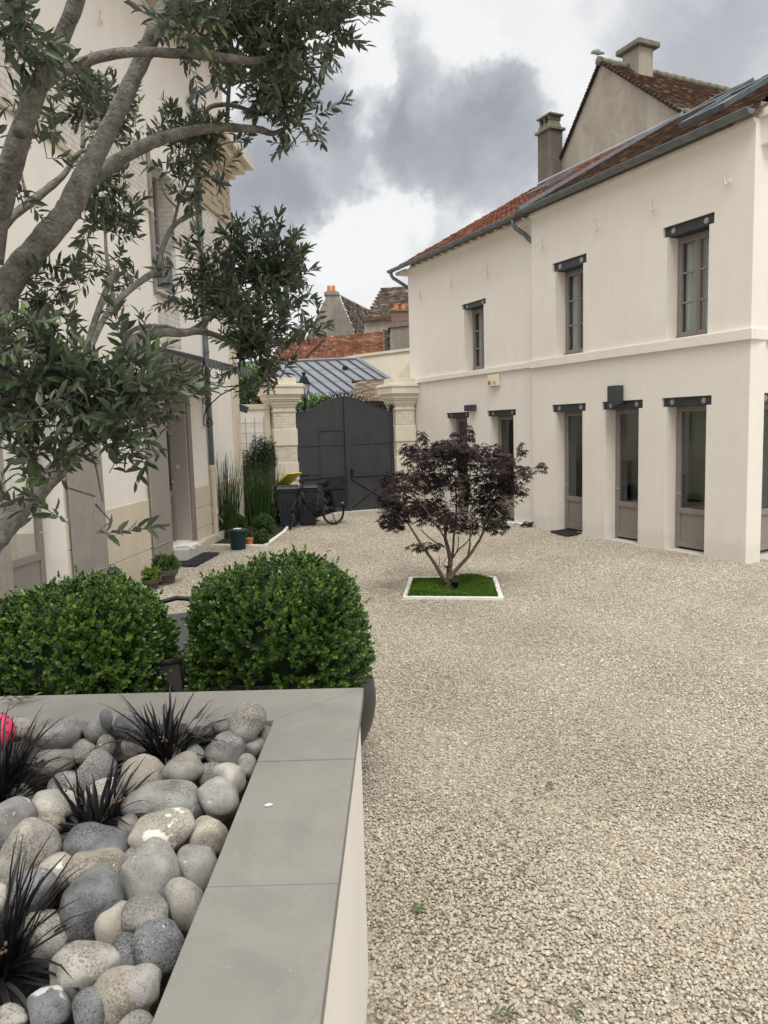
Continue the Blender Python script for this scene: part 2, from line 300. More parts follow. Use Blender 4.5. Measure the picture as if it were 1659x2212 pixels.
# ------------------------------------------------------------------ world, sun
w = bpy.data.worlds.new('World'); sc.world = w; w.use_nodes = True
nt = w.node_tree; L = nt.links.new
SUN_EL, SUN_AZ = rad(58), rad(172)       # azimuth clockwise from +Y: from the right, a little behind the camera
bg = nt.nodes['Background']
sky = nn(nt, 'ShaderNodeTexSky', sky_type='NISHITA', sun_disc=False, sun_elevation=SUN_EL, sun_rotation=SUN_AZ)
tc = nn(nt, 'ShaderNodeTexCoord'); dirv = tc.outputs['Generated']
wn = nn(nt, 'ShaderNodeTexNoise', i_Scale=5.5, i_Detail=8., i_Roughness=.58); L(dirv, wn.inputs['Vector'])
sb = nn(nt, 'ShaderNodeVectorMath', operation='SUBTRACT'); L(wn.outputs['Color'], sb.inputs[0]); sb.inputs[1].default_value = (.5, .5, .5)
ml = nn(nt, 'ShaderNodeVectorMath', operation='SCALE'); L(sb.outputs[0], ml.inputs[0]); ml.inputs['Scale'].default_value = .12
wn2 = nn(nt, 'ShaderNodeTexNoise', i_Scale=17., i_Detail=8., i_Roughness=.62); L(dirv, wn2.inputs['Vector'])
sb2 = nn(nt, 'ShaderNodeVectorMath', operation='SUBTRACT'); L(wn2.outputs['Color'], sb2.inputs[0]); sb2.inputs[1].default_value = (.5, .5, .5)
ml2 = nn(nt, 'ShaderNodeVectorMath', operation='SCALE'); L(sb2.outputs[0], ml2.inputs[0]); ml2.inputs['Scale'].default_value = .075
wd0 = nn(nt, 'ShaderNodeVectorMath', operation='ADD'); L(dirv, wd0.inputs[0]); L(ml.outputs[0], wd0.inputs[1])
wd = nn(nt, 'ShaderNodeVectorMath', operation='ADD'); L(wd0.outputs[0], wd.inputs[0]); L(ml2.outputs[0], wd.inputs[1])
wz = nn(nt, 'ShaderNodeVectorMath', operation='NORMALIZE'); L(wd.outputs[0], wz.inputs[0])
acc = None
for x, y, r_, wgt in [(705, 192, 3.6, .5), (876, 165, 3.9, .36), (941, 262, 5., .5), (1045, 331, 5.2, .72), (1110, 300, 3.6, .35), (811, 310, 4.6, .5), (647, 310, 5., .55), (566, 356, 4.5, .42), (590, 432, 4.2, .55), (520, 470, 3.6, .4), (1056, 228, 2.2, .25), (860, 300, 3., .25),
                      (799, 214, 2.3, -.5), (835, 410, 3.2, -.5), (735, 505, 4, -.45), (1000, 150, 3.2, -.3), (958, 440, 3.2, .22), (640, 130, 3, -.1), (760, 120, 3, -.3), (1480, 90, 5, .34), (1600, 130, 5.5, .36), (1350, 40, 4, .14), (1200, 480, 5, .2), (860, 560, 4, .14), (300, 100, 9, .25), (2600, -300, 22, .5), (-900, 100, 20, .5)]:
    d = ray(x, y).normalized()
    dp = nn(nt, 'ShaderNodeVectorMath', operation='DOT_PRODUCT'); L(wz.outputs[0], dp.inputs[0]); dp.inputs[1].default_value = tuple(d)
    mr = nn(nt, 'ShaderNodeMapRange', interpolation_type='SMOOTHSTEP'); L(dp.outputs['Value'], mr.inputs[0])
    mr.inputs[1].default_value = math.cos(rad(r_)); mr.inputs[2].default_value = math.cos(rad(r_*.15)); mr.inputs[3].default_value = 0; mr.inputs[4].default_value = wgt
    if acc is None: acc = mr.outputs[0]
    else:
        ad = nn(nt, 'ShaderNodeMath', operation='MAXIMUM'); ad2 = nn(nt, 'ShaderNodeMath', operation='MULTIPLY_ADD')
        L(mr.outputs[0], ad2.inputs[0]); ad2.inputs[1].default_value = .72; L(acc, ad2.inputs[2]); acc = ad2.outputs[0]
n2 = nn(nt, 'ShaderNodeTexNoise', i_Scale=9., i_Detail=9., i_Roughness=.6); L(dirv, n2.inputs['Vector'])
m2 = nn(nt, 'ShaderNodeMath', operation='MULTIPLY_ADD'); L(n2.outputs[0], m2.inputs[0]); m2.inputs[1].default_value = .62; m2.inputs[2].default_value = -.27
sm = nn(nt, 'ShaderNodeMath', operation='ADD', use_clamp=True); L(acc, sm.inputs[0]); L(m2.outputs[0], sm.inputs[1])
cr = ramp(nt, [(0, (.585, .585, .58)), (.13, (.54, .545, .545)), (.26, (.425, .435, .45)), (.5, (.32, .33, .348)), (1, (.225, .234, .254))]); L(sm.outputs[0], cr.inputs[0])
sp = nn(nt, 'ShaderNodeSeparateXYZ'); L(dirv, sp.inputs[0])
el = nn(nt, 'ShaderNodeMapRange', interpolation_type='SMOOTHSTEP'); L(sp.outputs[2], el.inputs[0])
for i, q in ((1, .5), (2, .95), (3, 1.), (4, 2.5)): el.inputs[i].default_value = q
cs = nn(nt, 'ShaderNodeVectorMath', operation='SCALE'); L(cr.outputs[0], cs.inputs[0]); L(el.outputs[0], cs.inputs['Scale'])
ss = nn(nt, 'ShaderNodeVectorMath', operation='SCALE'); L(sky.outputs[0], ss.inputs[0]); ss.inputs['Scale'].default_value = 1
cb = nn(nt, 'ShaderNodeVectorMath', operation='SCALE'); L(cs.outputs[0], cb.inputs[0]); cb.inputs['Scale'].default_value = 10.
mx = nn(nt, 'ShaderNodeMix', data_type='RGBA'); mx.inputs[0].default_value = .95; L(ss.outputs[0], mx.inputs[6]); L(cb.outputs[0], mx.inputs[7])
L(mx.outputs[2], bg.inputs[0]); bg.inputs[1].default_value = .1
sun = bpy.data.lights.new('sun', 'SUN'); sun.energy = 1.1; sun.angle = rad(25); sun.color = (1, .96, .9)
so = bpy.data.objects.new('sun', sun); COL.objects.link(so)
sd = V3((math.sin(SUN_AZ)*math.cos(SUN_EL), math.cos(SUN_AZ)*math.cos(SUN_EL), math.sin(SUN_EL)))
so.rotation_euler = sd.to_track_quat('Z', 'Y').to_euler(); so.location = (8, -6, 20)
sc.view_settings.view_transform = 'Standard'; sc.view_settings.look = 'None'; sc.view_settings.exposure = 0.69; sc.view_settings.gamma = 1
# ------------------------------------------------------------------ frames of the three facades
AR = rad(-25.7); uR = V3((math.sin(AR), math.cos(AR), 0)); nR = V3((-uR.y, uR.x, 0))
RH = FR(G(1610, 1218), uR, nR)           # right house: s runs away from the near corner, n into the courtyard
AL = rad(5.2); uL = V3((math.sin(AL), math.cos(AL), 0)); nL = V3((uL.y, -uL.x, 0))
LH = FR((-3.9, 15, 0), uL, nL)           # left house
gd = V3((math.cos(-AR), math.sin(-AR), 0)); gn = V3((gd.y, -gd.x, 0))
GT = FR(G(852, 1098), gd, gn)            # gate line: s negative towards the left pillar, n towards the camera
wd_ = V3((math.sin(rad(55)), math.cos(rad(55)), 0)); WG = FR(RH.o, wd_, V3((wd_.y, -wd_.x, 0)))   # wing on the right
MT['brick_l'] = M_brick('white_painted_brick', uL, (.68, .63, .555), (.71, .66, .585), (.50, .455, .395), bw=.24, bh=.085, mortar=.009)
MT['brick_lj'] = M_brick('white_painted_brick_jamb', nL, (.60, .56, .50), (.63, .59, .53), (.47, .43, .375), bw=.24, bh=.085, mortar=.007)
MT['brick_g'] = M_brick('cream_painted_brick', gd, (.67, .605, .495), (.71, .65, .54), (.55, .49, .39), bw=.22, bh=.075, mortar=.006)
MT['brick_r'] = M_brick('old_red_brick', gd, (.17, .07, .045), (.23, .10, .065), (.25, .22, .18), bw=.24, bh=.075, mortar=.012)
MT['stones'] = M_brick('rough_stone_blocks', uL, (.42, .35, .25), (.55, .47, .35), (.33, .27, .19), bw=.55, bh=.32, mortar=.02, bump=1.)
def wall_cells(mb, fr, ss, zs, holes, o0, o1):
    """wall slab with rectangular openings; ss, zs are sorted breakpoints"""
    def solid(i, j):
        if i < 0 or j < 0 or i >= len(ss)-1 or j >= len(zs)-1: return False
        a, z = (ss[i]+ss[i+1])/2, (zs[j]+zs[j+1])/2
        return not any(h[0] < a < h[1] and h[2] < z < h[3] for h in holes)
    for i in range(len(ss)-1):
        for j in range(len(zs)-1):
            if not solid(i, j): continue
            a0, a1, z0, z1 = ss[i], ss[i+1], zs[j], zs[j+1]
            mb.quad(fr(a0, z0, o1), fr(a1, z0, o1), fr(a1, z1, o1), fr(a0, z1, o1)); mb.quad(fr(a0, z0, o0), fr(a0, z1, o0), fr(a1, z1, o0), fr(a1, z0, o0))
            if not solid(i-1, j): mb.quad(fr(a0, z0, o0), fr(a0, z0, o1), fr(a0, z1, o1), fr(a0, z1, o0))
            if not solid(i+1, j): mb.quad(fr(a1, z0, o0), fr(a1, z1, o0), fr(a1, z1, o1), fr(a1, z0, o1))
            if not solid(i, j-1): mb.quad(fr(a0, z0, o0), fr(a1, z0, o0), fr(a1, z0, o1), fr(a0, z0, o1))
            if not solid(i, j+1): mb.quad(fr(a0, z1, o0), fr(a0, z1, o1), fr(a1, z1, o1), fr(a1, z1, o0))
def wall(name, fr, s0, s1, z0, z1, holes, o0, o1, mat, parent, bevel=.012):
    ss = sorted({s0, s1, *[h[0] for h in holes], *[h[1] for h in holes]}); zs = sorted({z0, z1, *[h[2] for h in holes], *[h[3] for h in holes]})
    mb = MB(); wall_cells(mb, fr, ss, zs, holes, o0, o1)
    return mb.build(name, mat, parent, merge=True, bevel=bevel)
def tiles(name, o, ux, uy, width, length, mat, parent, cw=.2, rh=.3, lift=.03, wave=0., sub=4, base=None, thick=.0):
    """overlapping tile courses: ux across, uy up the slope; every course is a lifted strip, every tile has its own colour"""
    o, ux, uy = np.array(o), np.array(V3(ux).normalized()), np.array(V3(uy).normalized()); nz = np.cross(ux, uy); nz = nz if nz[2] > 0 else -nz
    nc, nr = max(1, int(round(width/cw))), max(1, int(round(length/rh))); cw, rh = width/nc, length/nr
    V, Ls, C, T = [], [], [], []; k = 0
    x = np.linspace(0, 1, sub+1); wv = wave*np.sin(x*2*math.pi)
    for r in range(nr):
        for c in range(nc):
            j = RNG.normal(0, .12*lift, 2); sh = (r % 2)*.5 if wave == 0 else 0
            xs = (c + x + sh)*cw; t = RNG.random(); jy = RNG.normal(0, .02*rh)
            rows = []
            for yy, hh in ((r*rh - .02 + jy, -.3*lift), (r*rh - .02 + jy, lift), ((r+1)*rh+.02, 0.)):
                rows.append(o[None] + xs[:, None]*ux + yy*uy[None] + (wv+hh+(j[0] if hh > 0 else 0))[:, None]*nz)
            V.append(np.concatenate(rows)); m = sub+1
            for a in range(2):
                for i in range(sub): Ls += [k+a*m+i, k+a*m+i+1, k+(a+1)*m+i+1, k+(a+1)*m+i]; C.append(4)
            k += 3*m; T += [t]*(3*m)
    return np_mesh(name, np.concatenate(V), np.array(Ls), np.array(C), np.array(T), mat, parent, base, smooth=False)
def on(fr, x, y, off=0.0):               # sight line meets the plane at distance off in front of a facade -> (s, z)
    d = ray(x, y); p = EYE + d*(((fr.o + fr.n*off) - EYE).dot(fr.n)/d.dot(fr.n)); return (p-fr.o).dot(fr.u), p.z
# ------------------------------------------------------------------ openings
def rosette(fr, s, z, off, r, parent):
    mb = MB(); pts = []
    for i in range(16):
        q = r if i % 2 == 0 else r*.55; a = math.pi*i/8; pts.append(fr(s+q*math.cos(a), z+q*math.sin(a), off))
    mb.prism(pts, fr.n*.012)
    mb.prism([fr(s+r*.3*math.cos(math.pi*i/4), z+r*.3*math.sin(math.pi*i/4), off+.012) for i in range(8)], fr.n*.014)
    return mb.build('rosette', 'silver', parent)
def lintel(fr, s0, s1, z0, z1, parent, o1=-.035, r=.055):
    mb = MB(); mb.box(fr, s0, s1, z0, z1, -.30, o1-.02)
    mb.box(fr, s0, s1, z1-.012, z1, o1-.02, o1); mb.box(fr, s0, s1, z0, z0+.012, o1-.02, o1)
    l = mb.build('lintel', 'steel', parent)
    for s in (s0+.2, s1-.2): rosette(fr, s, (z0+z1)/2, o1-.018, r*1.18, l)
    return l
def room(mb, fr, s0, s1, z0, z1, depth):
    """shallow room behind a pane: floor, sides, back, ceiling"""
    a, b = -.36, -.36-depth
    mb.quad(fr(s0, z0, b), fr(s1, z0, b), fr(s1, z1, b), fr(s0, z1, b)); mb.quad(fr(s0, z0, a), fr(s0, z0, b), fr(s0, z1, b), fr(s0, z1, a))
    mb.quad(fr(s1, z0, b), fr(s1, z0, a), fr(s1, z1, a), fr(s1, z1, b)); mb.quad(fr(s0, z0, a), fr(s1, z0, a), fr(s1, z0, b), fr(s0, z0, b))
    mb.quad(fr(s0, z1, b), fr(s1, z1, b), fr(s1, z1, a), fr(s0, z1, a))
def french_door(fr, s0, s1, z0, z1, parent, off=-.26, handle=True):
    mb = MB(); f = .075; o0, o1 = off-.06, off
    mb.box(fr, s0, s0+f, z0+.02, z1, o0, o1); mb.box(fr, s1-f, s1, z0+.02, z1, o0, o1); mb.box(fr, s0+f, s1-f, z1-f-.02, z1, o0, o1)
    zp = z0+.78; g = .045
    mb.box(fr, s0+f, s1-f, zp-.10, zp, o0+.004, o1+.012); mb.box(fr, s0+f, s1-f, z0+.06, z0+.16, o0+.004, o1+.010)
    mb.box(fr, s0+f, s0+f+g, z0+.16, zp-.1, o0, o1+.006); mb.box(fr, s1-f-g, s1-f, z0+.16, zp-.1, o0, o1+.006)
    mb.box(fr, s0+f, s0+f+g, zp, z1-f-.02, o0, o1+.006); mb.box(fr, s1-f-g, s1-f, zp, z1-f-.02, o0, o1+.006)
    d = mb.build('french_door', 'taupe', parent, bevel=.004)
    MB().box(fr, s0+f+g, s1-f-g, z0+.16, zp-.1, o0+.012, o1-.015).build('bottom_panel', 'taupe', d)
    MB().quad(fr(s0+f+g, zp, off-.03), fr(s1-f-g, zp, off-.03), fr(s1-f-g, z1-f-.02, off-.03), fr(s0+f+g, z1-f-.02, off-.03)).build('glass_pane', 'glass', d)
    MB().box(fr, s0, s1, z0-.02, z0+.02, off-.08, off+.05).build('threshold', 'taupe', d)
    if handle: MB().tube([fr(s1-f-.02, z0+1.05, o1+.01), fr(s1-f-.02, z0+1.05, o1+.06), fr(s1-f-.12, z0+1.05, o1+.06)], .009, 6).build('handle', 'silver', d)
    return d
def casement(fr, s0, s1, z0, z1, parent, off=-.26, rows=3, curtain=True):
    mb = MB(); f = .055; o0, o1 = off-.06, off; mid = (s0+s1)/2
    mb.box(fr, s0, s0+f, z0+.03, z1, o0, o1); mb.box(fr, s1-f, s1, z0+.03, z1, o0, o1); mb.box(fr, s0+f, s1-f, z1-f, z1, o0, o1)
    w = MB()
    fo = mb.build('casement_window', 'taupe', parent, bevel=.004)
    for a, b in ((s0+f+.003, mid-.004), (mid+.004, s1-f-.003)):
        w.box(fr, a, a+.05, z0+.06, z1-f-.003, o0+.005, o1+.014); w.box(fr, b-.05, b, z0+.06, z1-f-.003, o0+.005, o1+.014)
        w.box(fr, a+.05, b-.05, z0+.06, z0+.12, o0+.005, o1+.012); w.box(fr, a+.05, b-.05, z1-f-.06, z1-f-.003, o0+.005, o1+.012)
        for k in range(1, rows):
            zz = z0+.12 + (z1-f-.06-z0-.12)*k/rows; w.box(fr, a+.05, b-.05, zz-.016, zz+.016, o0+.006, o1+.008)
    w.box(fr, mid-.018, mid+.018, z0+.07, z1-f-.01, o1+.015, o1+.026)
    w.build('sash', 'taupe', fo, bevel=.003)
    MB().quad(fr(s0+f, z0+.06, off-.03), fr(s1-f, z0+.06, off-.03), fr(s1-f, z1-f, off-.03), fr(s0+f, z1-f, off-.03)).build('glass_pane', 'glass', fo)
    MB().box(fr, s0, s1, z0+.002, z0+.03, o0-.02, o1+.05).box(fr, s0, s1, z0+.03, z0+.06, o0-.01, o1+.02).build('sill', 'taupe', fo)
    if curtain:
        c = MB(); n = 60; P = [(s0+f+(s1-s0-2*f)*i/n, off-.16+.022*math.sin(i*1.05)+.012*math.sin(i*.37)) for i in range(n+1)]
        for i in range(n): c.quad(fr(P[i][0], z0+.05, P[i][1]), fr(P[i+1][0], z0+.05, P[i+1][1]), fr(P[i+1][0], z1-.02, P[i+1][1]), fr(P[i][0], z1-.02, P[i][1]))
        c.build('curtain', 'curtain', fo, merge=True, smooth=True)
    return fo
def hook(fr, s, z, parent, mat='stucco'):
    p = [fr(s+.03, z+.13, .0), fr(s+.025, z+.12, .02), fr(s+.015, z+.02, .03), fr(s, z-.06, .04), fr(s-.05, z-.10, .06), fr(s-.12, z-.09, .08), fr(s-.15, z-.03, .085)]
    MB().tube(p, [.010, .012, .013, .016, .018, .016, .009], 6).build('wall_hook', mat, parent, smooth=True)
def gutter(name, a, b, r, parent, n=8, mat='zinc'):
    mb = MB(); a, b = V3(a), V3(b); t = (b-a).normalized(); sd_ = t.cross(V3((0, 0, 1))).normalized()
    pr = [(sd_*math.cos(math.pi*i/10)*r - V3((0, 0, 1))*math.sin(math.pi*i/10)*r) for i in range(11)]
    for k in range(10):
        mb.quad(a+pr[k], b+pr[k], b+pr[k+1], a+pr[k+1]); mb.quad(a+pr[k]*.93, a+pr[k+1]*.93, b+pr[k+1]*.93, b+pr[k]*.93)
    for e in (pr[0], pr[-1]): mb.tube([a+e, b+e], r*.12, 6)
    for q, s in ((a, 1), (b, -1)): mb.add([q+p for p in pr], [list(range(11))])
    for i in range(1, n):
        c = a+(b-a)*i/n; mb.add([c-t*.022+p*1.10 for p in pr]+[c+t*.022+p*1.10 for p in pr], [(k, k+1, 12+k, 11+k) for k in range(10)])
    return mb.build(name, mat, parent, smooth=False)
# ------------------------------------------------------------------ right house
rh = thing('rendered_house', 'long two storey cream rendered house with tiled roof on the right of the courtyard', 'house', RH.o)
RF = FR(RH.o - nR*.10, uR, nR)
DOORS = [(.84, 1.74), (2.41, 3.31), (4.0, 4.9)]; WINS = [(.85, 1.76), (3.98, 4.86)]
ZL0, ZL1 = 2.625, 2.785
holes = []
for a, b in DOORS: holes += [(a, b, -1, ZL0), (a-.1, b+.1, ZL0-.001, ZL1)]
for a, b in WINS: holes += [(a, b, 3.82, 5.605), (a-.1, b+.1, 5.604, 5.785)]
wl = wall('wall', RH, 0, 5.70, -.05, 6.93, holes, -.35, 0, 'stucco', rh)
FD = [(6.58, 7.60), (8.65, 9.62)]; FWN = [(7.80, 8.72)]
holes = []
for a, b in FD: holes += [(a, b, -1, 2.60), (a-.1, b+.1, 2.599, 2.745)]
for a, b in FWN: holes += [(a, b, 3.80, 5.385), (a-.1, b+.1, 5.384, 5.52)]
wall('wall', RF, 5.70, 11.78, -.05, 6.93, holes, -.35, 0, 'stucco', rh)
MB().box(RF, 11.78, 12.1, -.05, 6.9, -6, -.35).box(RF, 11.78, 11.781, 0, .01, -.3, -.2).build('wall', 'stucco', rh)
for a, b in DOORS:
    french_door(RH, a, b, .0, ZL0-.002, rh); lintel(RH, a-.1, b+.1, ZL0+.003, ZL1-.003, rh)
for a, b in FD:
    french_door(RF, a, b, .0, 2.598, rh, handle=False); lintel(RF, a-.1, b+.1, 2.603, 2.742, rh, r=.045)
for a, b in WINS: casement(RH, a, b, 3.822, 5.60, rh); lintel(RH, a-.1, b+.1, 5.608, 5.782, rh)
for a, b in FWN: casement(RF, a, b, 3.802, 5.38, rh); lintel(RF, a-.1, b+.1, 5.388, 5.517, rh, r=.045)
mb = MB()
mb.box(RH, -.07, 5.70, 3.625, 3.80, .0005, .07); mb.box(RF, 5.70, 11.84, 3.66, 3.79, .0005, .06)
mb.box(WG, .0, 4, 3.625, 3.80, .0005, .07); mb.build('ledge', 'stucco', rh, bevel=.008)
# rooms behind the panes
mb = MB(); room(mb, RH, .8, 5.65, -.04, 2.9, 2.0); room(mb, RH, .2, 5.65, 3.4, 6.6, 2.5); room(mb, RF, 5.75, 11.7, -.04, 2.9, 3.); room(mb, RF, 5.75, 11.7, 3.4, 6.6, 2.5)
mb.quad(WG(.4, -.03, -.75), WG(3, -.03, -.75), WG(3, 2.9, -.75), WG(.4, 2.9, -.75)); mb.quad(WG(3, -.03, -.75), WG(3, -.03, -.36), WG(3, 2.9, -.36), WG(3, 2.9, -.75)); mb.quad(WG(.4, 2.9, -.36), WG(.4, 2.9, -.75), WG(3, 2.9, -.75), WG(3, 2.9, -.36)); mb.build('interior', 'roomwall', rh)
mb = MB()
for s in (1.5, 3.4, 5.0): mb.box(RH, s, s+.55, 0, 1.5+.3*math.sin(s*5), -2.3, -1.7)
mb.box(RH, 2.2, 3.2, .70, .75, -1.8, -1.0)
for s_, o_ in ((2.25, -1.75), (3.1, -1.75), (2.25, -1.05), (3.1, -1.05)): mb.box(RH, s_, s_+.05, 0, .70, o_-.05, o_)
mb.build('furniture', 'dark', rh)
# wing on the right
wall('wall', WG, .351, 4, -.05, 6.6, [(.45, 1.4, -1, ZL0), (.37, 1.5, ZL0-.001, ZL1)], -.35, 0, 'stucco', rh)
french_door(WG, .45, 1.4, 0.02, ZL0-.002, rh, handle=False); lintel(WG, .37, 1.5, ZL0+.003, ZL1-.003, rh)
MB().box(WG, .12, 4, 6.6, 7.0, -.4, .22).box(WG, .05, 4, 7.0, 7.1, -.4, .28).build('cornice', 'stucco', rh, bevel=.01)
mb = MB(); mb.box(RH, -.0, 5.70, 6.93, 6.99, -.35, .06); mb.box(RF, 5.70, 11.8, 6.93, 6.99, -.35, .06); mb.box(RH, -.0, 5.70, 6.99, 7.25, -.30, -.1); mb.box(RF, 5.70, 11.8, 6.99, 7.25, -.30, -.1); mb.box(RF, 11.78, 12.3, 6.9, 6.985, -5.5, .15); mb.build('eave_board', 'stucco', rh)
mb = MB()
for i in range(17): s = 5.95+i*.36; mb.box(RF, s, s+.05, 6.965, 6.988, .06, .16)
mb.build('rafter_ends', 'stucco', rh)
TH = rad(29); up = -nR*math.cos(TH) + V3((0, 0, 1))*math.sin(TH)
rf2 = tiles('tiled_roof', RH(5.86, 7.03, .19), uR, up, 6.5, 6.1, 'redtile', rh, cw=.21, rh=.33, lift=.035, wave=.022, sub=6)
rf2['label'] = 'newer red interlocking tile roof on the far half'
rf1 = tiles('tiled_roof', RH(-.12, 7.10, .19), uR, up, 5.95, 5.5, 'browntile', rh, cw=.17, rh=.14, lift=.022, sub=1)
rf1['label'] = 'old dark brown flat tile roof on the near half'
# backing under the tiles + the zinc strip that covers the joint
MB().hexa([RH(-.10, 6.99, .17), RH(12.3, 6.99, .17), RH(12.3, 6.99, .15)+up*6.0, RH(-.10, 6.99, .15)+up*5.4, RH(-.10, 7.02, .17), RH(12.3, 7.02, .17), RH(12.3, 7.02, .15)+up*6.0, RH(-.10, 7.02, .15)+up*5.4]).build('roof_deck', 'wood', rh)
b0 = RH(5.84, 7.08, .2); zn = uR.cross(up); zn = zn if zn.z > 0 else -zn
mb = MB(); mb.hexa([b0, b0+uR*.22, b0+uR*.22+up*5.6, b0+up*5.6, b0+zn*.07, b0+uR*.22+zn*.03, b0+uR*.22+up*5.6+zn*.03, b0+up*5.6+zn*.07])
mb.hexa([b0-uR*.03, b0, b0+up*5.6, b0-uR*.03+up*5.6, b0-uR*.03+zn*.10, b0+zn*.10, b0+up*5.6+zn*.10, b0-uR*.03+up*5.6+zn*.10])
mb.build('zinc_flashing', 'zinc_l', rf1)
mb = MB(); r0 = RH(6.2, 7.05, .19)+up*6.1
mb.hexa([r0-up*.10+zn*.03, r0+uR*5.9-up*.10+zn*.03, r0+uR*5.9+zn*.03, r0+zn*.03, r0-up*.10+zn*.05, r0+uR*5.9-up*.10+zn*.05, r0+uR*5.9+zn*.09, r0+zn*.09]); mb.build('zinc_flashing', 'zinc_l', rf2)
def skylight(s0, s1, d0, d1, base_z, parent):
    p = lambda s, d, h: RH(s, base_z, .19)+up*d+zn*h
    mb = MB()
    for a, b, c, e in ((s0, s0+.09, d0, d1), (s1-.09, s1, d0, d1), (s0+.09, s1-.09, d0, d0+.12), (s0+.09, s1-.09, d1-.12, d1)):
        mb.hexa([p(a, c, .02), p(b, c, .02), p(b, e, .02), p(a, e, .02), p(a, c, .15), p(b, c, .15), p(b, e, .15), p(a, e, .15)])
    o = mb.build('skylight', 'zinc', parent)
    MB().quad(p(s0+.09, d0+.12, .12), p(s1-.09, d0+.12, .12), p(s1-.09, d1-.12, .12), p(s0+.09, d1-.12, .12)).build('skylight_glass', 'pane_l', o)
MT['pane_l'] = M('reflecting_glass', (.03, .035, .04), None, rough=.05, spec=.9)
skylight(1.7, 2.75, 1.75, 3.4, 7.06, rf1); skylight(3.3, 4.3, 3.6, 4.9, 7.06, rf1); skylight(8.6, 9.5, 3.4, 4.5, 6.98, rf2)
gutter('gutter', RH(-.1, 7.06, .24), RH(5.9, 7.06, .24), .085, rh, 9); gutter('gutter', RH(5.9, 7.03, .235), RH(12.35, 7.03, .235), .075, rh, 10)
def pipe(name, pts, r, parent, mat='zinc', k=10):
    return MB().tube(pts, r, k).build(name, mat, parent, smooth=True)
pipe('downpipe', [RH(6.05, 6.96, .235), RH(6.05, 6.86, .235), RH(6.0, 6.76, .20), RH(5.93, 6.62, .0), RH(5.85, 6.52, -.03), RH(5.72, 6.42, -.05)], .05, rh)
pipe('downpipe', [RH(12.2, 6.98, .235), RH(12.2, 6.88, .235), RH(12.15, 6.80, .20), RH(12.0, 6.55, -.15), RH(11.95, 6.45, -.25), RH(11.93, 6.2, -.3)], .05, rh)
for x, y in ((1570, 388), (1410, 445), (1289, 487), (1172, 526)): hook(RH, *on(RH, x, y), rh)
for x, y in ((909, 637), (976, 613), (1053, 587)): hook(RF, *on(RF, x, y), rh)
# chimney of the right house
ch = MB(); ch.box(RH, 11.69, 12.33, 9.2, 11.62, -5.75, -5.25); cho = ch.build('chimney', 'chim', rf2, bevel=.02)
mb = MB(); mb.box(RH, 11.62, 12.40, 11.62, 11.70, -5.82, -5.18); mb.box(RH, 11.66, 12.36, 12.06, 12.12, -5.78, -5.22)
for s in (11.74, 11.98, 12.2): mb.box(RH, s, s+.06, 11.93, 12.06, -5.72, -5.26)
for s in (11.71, 11.93, 12.14):
    mb.hexa([RH(s, 11.70, -5.74), RH(s+.19, 11.70, -5.74), RH(s+.19, 11.70, -5.24), RH(s, 11.70, -5.24), RH(s+.05, 11.94, -5.68), RH(s+.14, 11.94, -5.68), RH(s+.14, 11.94, -5.30), RH(s+.05, 11.94, -5.30)])
mb.build('chimney_cap', 'lichen', rf2, bevel=.012)
# gable house behind
GH = FR(RH.o - nR*5.72, uR, nR)
gh = thing('gabled_house', 'tall house with stained beige gable wall and brown tiled roof behind the long cream house', 'house', GH(9.5, 0, -1))
pk, lb, rb = on(GH, 1299, 133), on(GH, 1213, 345), on(GH, 1470, 239)
MB().prism([GH(lb[0], 0, 0), GH(lb[0], lb[1]+.02, 0), GH(pk[0], pk[1]-.03, 0), GH(rb[0], rb[1]+.02, 0), GH(rb[0]-1.6, rb[1]-1.35, 0), GH(rb[0]-1.6, 0, 0)], -nR*8).build('gable_wall', 'gable', gh)
PK = GH(pk[0], pk[1], .1); LB = GH(lb[0]+.12, lb[1]-.12, .1); RB = GH(rb[0]-1.7, rb[1]-1.4, .1)
t1 = tiles('tiled_roof', RB, -nR, (PK-RB), 8.2, (PK-RB).length, 'browntile', gh, cw=.17, rh=.13, lift=.03, sub=1)
tiles('tiled_roof', LB, -nR, (PK-LB), 8.2, (PK-LB).length, 'browntile', gh, cw=.17, rh=.13, lift=.03, sub=1)
mb = MB()
for i in range(22): a = PK-nR*(i*.37)+V3((0, 0, .0)); mb.tube([a-nR*-.02, a-nR*.2, a-nR*.39], [.13, .115, .10], 8)
mb.build('ridge_tiles', 'lichen', gh, smooth=True)
mb = MB()
for A, B in ((RB, PK), (LB, PK)):
    for i in range(34): p = A+(B-A)*(i/34); q = A+(B-A)*((i+1)/34); mb.tube([p-nR*.03+V3((0, 0, .0)), q-nR*.03+V3((0, 0, -.02))], [.055, .035], 7)
mb.build('verge_tiles', MT['browntile'], gh)
c0 = on(GH, 1339, 170, -1.0); c1 = on(GH, 1378, 170, -1.0); zt = on(GH, 1358, 112, -1.0)[1]
cs0, cs1 = sorted((c0[0], c1[0])); cm = (cs0+cs1)/2
mb = MB(); mb.box(GH, cm-.42, cm+.28, pk[1]-1.6, zt, -1.55, -1.0); mb.build('chimney', 'gable', gh, bevel=.015)
MB().box(GH, cm-.56, cm+.42, zt, zt+.16, -1.7, -.85).box(GH, cm-.36, cm+.22, zt+.16, zt+.22, -1.5, -1.05).build('chimney_cap', 'lichen', gh, bevel=.03)
MB().box(GH, cm-.46, cm+.34, pk[1]-1.0, pk[1]-.62, -1.60, -.955).build('chimney_flashing', 'zinc', gh)
